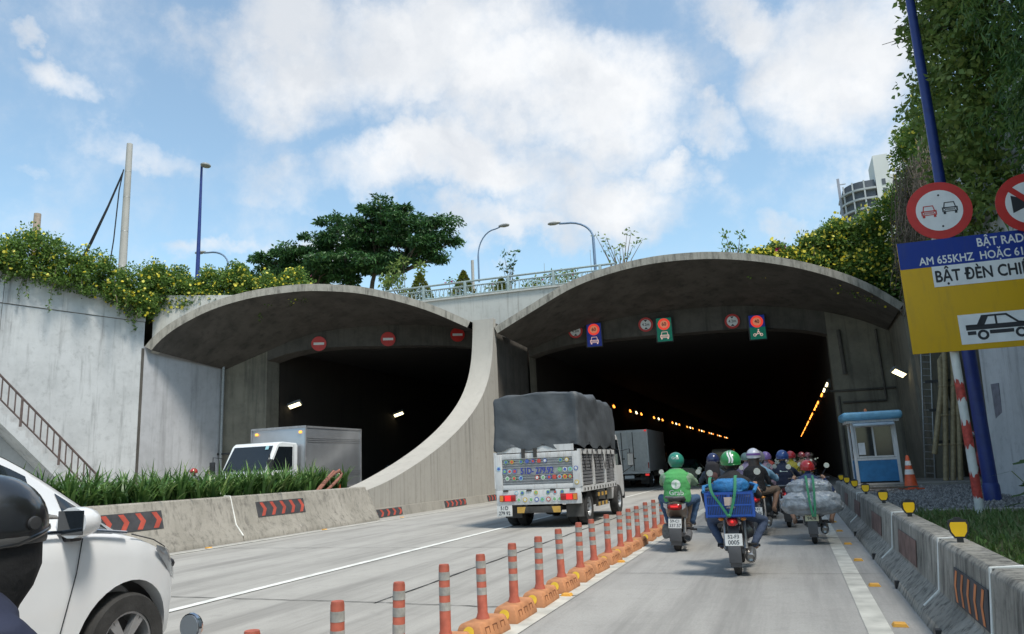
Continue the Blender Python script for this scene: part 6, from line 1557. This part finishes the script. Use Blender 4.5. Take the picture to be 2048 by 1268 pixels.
tm = textmesh('Grab', .115, .012, 1.0).copy(); tm.transform(Matrix.Translation((0,0,z0-.135)) @ BACK); tm.materials.clear(); decal(tm, bd.data, Pn, 'lettering', m_print)
lf = bpy.data.meshes.new('l'); lf.from_pydata([(-.012,0,z0-.02),(.012,0,z0-.02),(.018,0,z0+.01),(0,0,z0+.035),(-.018,0,z0+.01),(0,0,z0-.045)],[],[(0,1,2,3,4),(0,5,1)]); decal(lf, bd.data, Pn, 'logo_leaf', mat('pale_green_print', (.3,.5,.32), .7), .008)
G().lathe([(.075,0),(.085,.03),(.08,.05)],20).build('collar', cloth('collar_stripe', (.3,.34,.3)), Pn, (0,P0.y+.03,sh.z+.035))
tm = textmesh('Grab', .06, .01).copy(); tm.transform(Matrix.Translation((0,0,hd.z+.06)) @ BACK); tm.materials.clear(); hme = helmet_mesh(-42,-52,.132).copy(); hme.transform(Matrix.Translation(hd+Vector((0,-.004,.022)))); decal(tm, hme, Pn, 'helmet_lettering', m_print)
# 2 middle rider with crate
XY = (-.72,9.83,0)
motorbike('black underbone motorbike with white plate carrying the blue crate', XY, R(1), mat('black_bike_paint', (.02,.02,.025), .25, coat=.5), 'underbone', ('52-F3','0005'))
Pn, bd, hd, sh, P0 = person('rider in black shirt and green striped helmet behind the blue crate', XY, R(1), [black,black,denim,m_skin,m_sandal,m_skin], 'mid', dict(pel=(0,-.06,.77), lean=9, sleeve='short', feet=((-.2,.0,.24),(.2,.0,.24)), kneeout=.75, headp=10), helm=hm('green', (.015,.22,.05)), helmk=dict(low=-16,backlow=-26,rx=.135))
hme = helmet_mesh(-16,-26,.135).copy(); hme.transform(Matrix.Translation(hd+Vector((0,-.004,.022))))
for x in (-.014,.022):
    sm_ = bpy.data.meshes.new('s'); sm_.from_pydata([(x+dx+.012*math.sin(k*.7),0,hd.z-.01+k*.019) for k in range(9) for dx in (-.011,.011)],[],[(2*k,2*k+1,2*k+3,2*k+2) for k in range(8)]); decal(sm_, hme, Pn, 'helmet_stripe', m_swhite, .003)
G().ell((hd.x,hd.y-.035,hd.z-.035),(.08,.075,.07),14,9).build('hair', m_hair, Pn)
m_crate = mat('crate_blue', (.012,.07,.33), .45, var=.12); m_tarpb = mat('blue_woven_tarp', (.02,.16,.38), .6, var=.25, scale=25, bump=.5, bscale=60); m_strap = mat('green_strap', (.03,.2,.1), .7, var=.15)
cy = 9.83-.72*.93; K = thing('plastic_crate', 'blue slatted plastic crate strapped behind the green striped helmet rider', 'crate', (-.72,cy,.655), rz=R(1), scale=.92)
w, l, h = .29, .19, .29
for z in (0,.135,.27): 
    for a in ((-w,w,-l,-l+.012),(-w,w,l-.012,l),(-w,-w+.012,-l,l),(w-.012,w,-l,l)): G().box(*a,z,z+(.03 if z != .135 else .018)).build('rail', m_crate, K)
slat = G()
for k in range(29):
    x = -w+.004+k*(2*w-.02)/28
    slat.box(x,x+.009,-l+.002,-l+.010,.02,.28); slat.box(x,x+.009,l-.010,l-.002,.02,.28)
for k in range(19):
    y = -l+.006+k*(2*l-.024)/18
    slat.box(-w+.002,-w+.010,y,y+.009,.02,.28); slat.box(w-.010,w-.002,y,y+.009,.02,.28)
tag(slat.build('slats', m_crate, K, smooth=0), kind='stuff')
for sx in (-w,-.012,w-.024): G().box(sx,sx+.024,-l-.002,-l+.012,0,.295).build('corner_rib', m_crate, K)
G().box(-w,w,-l,l,0,.012).build('base', m_crate, K)
G().box(-w+.02,w-.02,-l+.02,l-.02,.02,.24).build('contents', mat('crate_contents', (.08,.09,.11), .8, var=.4), K)
G().box(-.055,.04,-l-.006,-l-.002,.14,.24).build('paper_tag', mat('paper_tag', (.5,.4,.34), .8), K)
def lump(name, r, seed, amp, m, parent, loc, n=30, mm=20, sq=1.0, freq=2.2):
    g = G().ell((0,0,0), r, n, mm); out = []
    for v in g.v:
        u = Vector((v[0]/r[0],v[1]/r[1],v[2]/r[2])); k = 1-amp*.5*abs(mnoise.noise(u*freq*3.3+Vector((seed*2,0,0))))+amp*mnoise.noise(u*freq+Vector((seed,0,0)))+amp*.55*mnoise.noise(u*freq*2.7+Vector((0,seed,0)))+amp*.3*abs(mnoise.noise(u*freq*6))
        e = [math.copysign(abs(c)**sq,c) for c in u]; out.append((e[0]*r[0]*k,e[1]*r[1]*k,e[2]*r[2]*k))
    g.v = out; return g.build(name, m, parent, loc, smooth=70)
K = thing('tarp_bundle', 'folded bright blue woven tarp bundle lying on top of the crate', 'bundle', (-.70,cy,.96), rz=R(1))
lump('bundle', (.2,.17,.085), 3, .16, m_tarpb, K, (.0,0,.03), sq=.62); G().tube([(-.29,-.17,-.02),(-.3,0,.03),(-.2,.1,.05)], .02, 8).build('rim_hose', m_tarpb, K); G().tube([(.26,-.18,-.03),(.29,-.02,.03),(.22,.12,.05)], .02, 8).build('rim_hose', m_tarpb, K)
K = thing('cargo_strap', 'green flat strap tied in a V over the blue crate', 'strap', (-.72,cy,.655), scale=.95)
for pts in ([(-.02,-.215,.02),(-.1,-.215,.16),(-.185,-.21,.3),(-.2,-.1,.46),(-.17,.1,.44)],[(-.0,-.217,.02),(.05,-.217,.16),(.085,-.212,.3),(.1,-.12,.47),(.1,.1,.46)]):
    g = G(); vs = []
    for p in spline(pts,14): vs += [(p.x-.017,p.y,p.z),(p.x+.017,p.y,p.z)]
    g.add(vs,[(2*i,2*i+1,2*i+3,2*i+2) for i in range(13)]).build('band', m_strap, K)
G().ell((-.01,-.22,.02),(.03,.02,.02),10,6).build('knot', m_strap, K)
# 3 red helmet with sacks
XY = (.21,13.05,0)
motorbike('old dark red motorbike with cream plate under the plastic sacks', XY, R(-2), mat('dark_red_paint', (.06,.02,.02), .4), 'underbone', ('52-K1','9478'), m_yplate)
person('rider in navy shirt and red helmet ahead of the grey sacks', XY, R(-2), [cloth('navy_blue', (.03,.05,.12)),cloth('navy_blue', (.03,.05,.12)),dpants,m_sandal,m_sandal,m_skin], 'sack', dict(pel=(0,-.02,.73), lean=34, bulk=1.08, legs='short', feet=((-.3,.0,.27),(.3,.0,.27)), kneeout=.9, headp=10), scale=.88, helm=hm('red', (.42,.015,.015)))
m_sack = mat('grey_plastic_sack', (.27,.29,.31), .24, var=.45, scale=6, bump=.9, bscale=22, coat=.5)
tag(lump('plastic_sack', (.43,.24,.19), 5, .1, m_sack, None, (.21,12.33,.6), 64, 40, .8, 3.0), 'wide lower grey plastic sack slung across the dark red motorbike', 'sack', 'grey plastic sacks on the motorbike')
tag(lump('plastic_sack', (.32,.2,.14), 9, .11, m_sack, None, (.19,12.4,.81), 64, 40, .8, 3.0), 'smaller upper grey plastic sack behind the red helmet rider', 'sack', 'grey plastic sacks on the motorbike')
K = thing('cargo_strap', 'green straps running down over the grey plastic sacks', 'strap', (.2,12.33,-.18))
for x in (-.035,.06): G().tube([(x,.1,1.17),(x,-.14,1.14),(x*.9,-.235,.98),(x*.7,-.27,.78),(x*.3+.01,-.27,.6)], .018, 6, flat=.5).build('band', m_strap, K)
# 4.. riders behind, same pose in other clothes
def pair(label_p, label_b, x, y, shirt, helmet, pants=dpants, paint=None, kind='underbone', rz=0.0, plate=('',''), key='generic', pose={}, sleeve_m=None, sc=.93, group2=None, **kw):
    b = motorbike(label_b, (x,y,0), R(rz), paint or mat('black_bike_paint',(.02,.02,.025)), kind, plate, scale=sc)
    return b, person(label_p, (x,y,0), R(rz), [shirt,sleeve_m or shirt,pants,m_skin,m_shoe,m_skin], key, pose, sc, helmet, **kw)
_, (Pn,bd,hd,sh,P0) = pair('rider in dark denim jacket and navy helmet wearing a backpack', 'dark motorbike of the backpack rider with white side panel', -1.42, 15.1, cloth('dark_denim_jacket',(.03,.045,.07)), hm('navy',(.02,.03,.1)), rz=3, pose=dict(lean=8), key='upright', paint=mat('white_bike_paint',(.5,.5,.5),.3,coat=.4), kind='scooter', plate=('59-X2','408.11'))
K = thing('backpack', 'worn dark backpack on the denim jacket rider', 'backpack', (-1.42,15.1-.28*.93,.93))
lump('bag', (.14,.08,.2), 2, .1, cloth('backpack_dark',(.025,.022,.025)), K, (0,-.06,.13), 24, 16, .75); lump('front_pocket', (.1,.05,.09), 4, .1, cloth('backpack_maroon',(.1,.045,.04)), K, (0,-.12,.05), 20, 12, .75)
for s in (-1,1): G().tube([(s*.09,-.02,.3),(s*.1,.06,.33),(s*.11,.16,.3)], .018, 6).build('strap', black, K)
# couple: driver in light blue, pillion woman with long hair
XY = (-.62,14.45,0)
motorbike('dark motorbike carrying the long haired woman and her driver', XY, R(-2), mat('grey_bike_paint',(.06,.06,.065),.3,coat=.4), 'underbone', ('59-F1','220.06'))
person('driver in light blue shirt mostly hidden by the long haired woman', (XY[0]+.05,XY[1]+.12,0), R(-2), [cloth('light_blue',(.2,.36,.5))]*2+[dpants,m_skin,m_shoe,m_skin], 'upright', {}, .93, hm('grey',(.2,.2,.22)))
Pn, bd, hd, sh, P0 = person('long haired woman in black riding pillion under a white helmet', XY, R(-2), [black,black,cloth('khaki',(.2,.14,.1)),m_skin,m_sandal,m_skin], 'pillion', dict(pel=(0,-.42,.83), lean=3, sleeve='short', hands=((-.13,-.1,.95),(.16,-.1,.95)), feet=((-.24,-.22,.38),(.26,-.22,.38)), bulk=.9, kneeout=.85, legs='short'), helm=hm('white',(.6,.6,.66)), visor_m=hm('purple',(.18,.08,.3)))
G().loft([[(hd.x+w*math.cos(q),hd.y+o+d*math.sin(q),hd.z+z) for q in [2*math.pi*k/14 for k in range(14)]] for z,w,d,o in ((.06,.09,.09,-.02),(-.05,.1,.09,-.035),(-.16,.1,.06,-.08),(-.3,.11,.045,-.115),(-.44,.08,.035,-.12),(-.52,.03,.015,-.115))]).build('hair', mat('hair_dark_brown',(.035,.02,.014),.45,var=.4,scale=30), Pn)
G().lathe([(.131,-.012),(.134,.01),(.131,.03)],28).build('helmet_band', hm('purple',(.18,.08,.3)), Pn, tuple(hd+Vector((0,-.004,.03)))).scale = (1,1.15,1)
pair('rider in mauve hooded top and purple helmet', 'dark motorbike with lit tail light under the mauve hooded rider', -.55, 18.1, cloth('mauve_hoodie',(.3,.2,.24)), hm('lilac',(.22,.13,.36)), plate=('59-N1','665.20'), pose=dict(lean=8), key='upright')
_, (Pn,bd,hd,sh,P0) = pair('rider in navy jacket with small white back print and blue helmet', 'maroon motorbike under the navy jacket rider', -.17, 15.9, navy, hm('blue',(.02,.06,.22)), rz=-1, paint=mat('maroon_paint',(.1,.015,.02),.3,coat=.4), plate=('59-T1','301.77'), pose=dict(lean=8), key='upright', pants=dpants)
sm_ = bpy.data.meshes.new('s'); q_ = [(-.075+k*.013,-.075+k*.013+(.017 if k < 2 else .009),.03 if k < 2 else .015) for k in range(12)]
sm_.from_pydata([v for a,b,h in q_ for v in ((a,0,sh.z-.1),(b,0,sh.z-.1),(b,0,sh.z-.1+h),(a,0,sh.z-.1+h))],[],[(4*k,4*k+1,4*k+2,4*k+3) for k in range(12)]); decal(sm_, bd.data, Pn, 'back_print', m_print)
pair('rider in yellow raincoat and red helmet beyond the navy jacket rider', 'dark motorbike under the yellow raincoat rider', -.02, 20.2, cloth('yellow_raincoat',(.5,.38,.03),.5), hm('bright_red',(.5,.02,.03)), pose=dict(lean=8), key='upright')
pair('rider in mauve shirt and grey green helmet behind the striped helmet', 'dark motorbike of the grey green helmet rider', -1.02, 18.9, cloth('lavender',(.25,.2,.3)), hm('grey_green',(.12,.2,.18)), pose=dict(lean=8), key='upright')
pair('rider in black jacket and black helmet between white and purple helmets', 'dark motorbike of the black helmet rider', -.72, 22.3, black, hm('black',(.02,.02,.022)), pose=dict(lean=8), key='upright')
far = [(-1.58,29.8,'khaki jacket and brown helmet',(.22,.17,.1),(.12,.07,.04)),(-0.21,30.6,'grey shirt and cream helmet',(.2,.2,.2),(.5,.46,.36)),(0.32,28.0,'brown jacket and maroon helmet',(.12,.07,.05),(.18,.03,.04)),(-0.95,35.0,'red shirt and white helmet',(.3,.05,.04),(.55,.55,.55)),(0.05,36.8,'tan jacket and tan helmet',(.24,.17,.11),(.32,.22,.14)),(0.63,34.1,'pink jacket and pink helmet',(.36,.16,.18),(.4,.16,.2)),(-1.68,40.2,'blue shirt and silver helmet',(.06,.1,.24),(.4,.4,.42)),(-0.53,42.0,'orange jacket and black helmet',(.35,.13,.03),(.03,.03,.03)),(0.32,45.5,'olive jacket and olive helmet',(.12,.13,.06),(.14,.15,.07)),(0.95,42.0,'checked brown shirt and beige helmet',(.2,.12,.08),(.42,.34,.25)),(-1.26,50.8,'grey jacket and blue helmet',(.16,.16,.17),(.04,.08,.25)),(-0.11,54.2,'white shirt and red helmet',(.45,.45,.45),(.4,.03,.03)),(0.73,52.5,'dark jacket and yellow helmet',(.04,.04,.05),(.5,.4,.05)),(-0.73,63.0,'brown coat and grey helmet',(.13,.09,.07),(.25,.25,.26)),(0.42,66.5,'violet jacket and violet helmet',(.16,.08,.22),(.2,.1,.28)),(1.05,63.0,'rust jacket and rust helmet',(.28,.1,.05),(.3,.12,.06))]
bproto = None
for x,y,d,c1,c2 in far:
    nm = d.split()[0]
    if bproto is None:
        bproto = motorbike('far motorbike', (x,y,0), 0, mat('black_bike_paint',(.02,.02,.025))); o = bproto
    else:
        o = copy_tree(bproto); o.location = (x,y,0)
    tag(o, 'small far motorbike under the rider in '+d, 'motorbike', 'motorbikes riding into the tunnel')
    person('far rider in '+d+' in the tunnel queue', (x,y,0), 0, [cloth('far_'+nm+str(int(y)),tuple(c*.7 for c in c1))]*2+[dpants,m_skin,m_shoe,m_skin], 'upright', {}, .93, hm('far_'+nm+str(int(y)),tuple(c*.7 for c in c2)))
# oncoming riders behind the planter
for x,y,d,c,hc in ((-19.6,21.2,'red helmet','dark',(.35,.03,.03)),(-18.6,20.9,'white helmet','pale',(.5,.48,.45))):
    o = copy_tree(bproto); o.location = (x,y,.35); o.rotation_euler = (0,0,math.pi); tag(o, 'oncoming motorbike hidden by lilies, ridden by the '+d, 'motorbike', 'oncoming motorbikes behind the planter')
    person('oncoming rider with '+d+' barely showing above the lilies', (x,y,.35), math.pi, [cloth(c+'_top',(.05,.05,.06) if c == 'dark' else (.4,.38,.35))]*2+[dpants,m_skin,m_shoe,m_skin], 'upright', {}, .95, hm('on_'+c,hc), group='oncoming riders behind the planter')
# foreground rider at the left edge
XY = (-1.94,1.43,0)
motorbike('black motorbike at the left corner showing only its chrome mirror', (-1.87,1.43,0), R(-2), mat('black_bike_paint',(.02,.02,.025)), 'underbone', scale=.8, group='', mir=-.07, mirrors=(1,))
Pn, bd, hd, sh, P0 = person('close rider in navy jacket and glossy black helmet at left edge', XY, R(-2), [navy,navy,dpants,m_skin,m_shoe,m_skin], 'front', dict(pel=(0,-.14,.78), lean=6, jacket=.02, bulk=1.0, headp=8, hands=((-.26,.3,.86),(.26,.3,.86))), .872, hm('gloss_black',(.012,.012,.013),.9), dict(low=-14,backlow=-20,rx=.142,ry=.168,rz=.155), group='', visor_m=hm('gloss_black',(.012,.012,.013),.9))
hl = [o for o in Pn.children if o.name.startswith('helmet')][0]
G().lathe([(.138,-.012),(.1405,-.004),(.1405,.006),(.138,.014)],30).build('trim_band', mat('trim_grey',(.06,.06,.06),.5), hl, (0,0,-.035)).scale = (1,1.17,1)
for s in (-1,1): G().lathe([(.02,0),(.018,.008),(.001,.01)],14,M=Matrix.Translation((s*.14,.045,.01)) @ Matrix.Rotation(R(90*s),4,'Y')).build('strap_rivet', m_dark, hl)
# black hood and mask under the helmet
G().loft([[(hd.x+w*math.cos(q),hd.y+o+d*math.sin(q),hd.z+z) for q in [2*math.pi*k/20 for k in range(20)]] for z,w,d,o in ((.03,.128,.15,0),(-.03,.127,.15,0),(-.09,.122,.15,.005),(-.15,.11,.135,.0),(-.2,.095,.11,-.01),(-.26,.1,.1,-.03))]).build('hood', cloth('black_hood',(.011,.011,.012)), Pn)
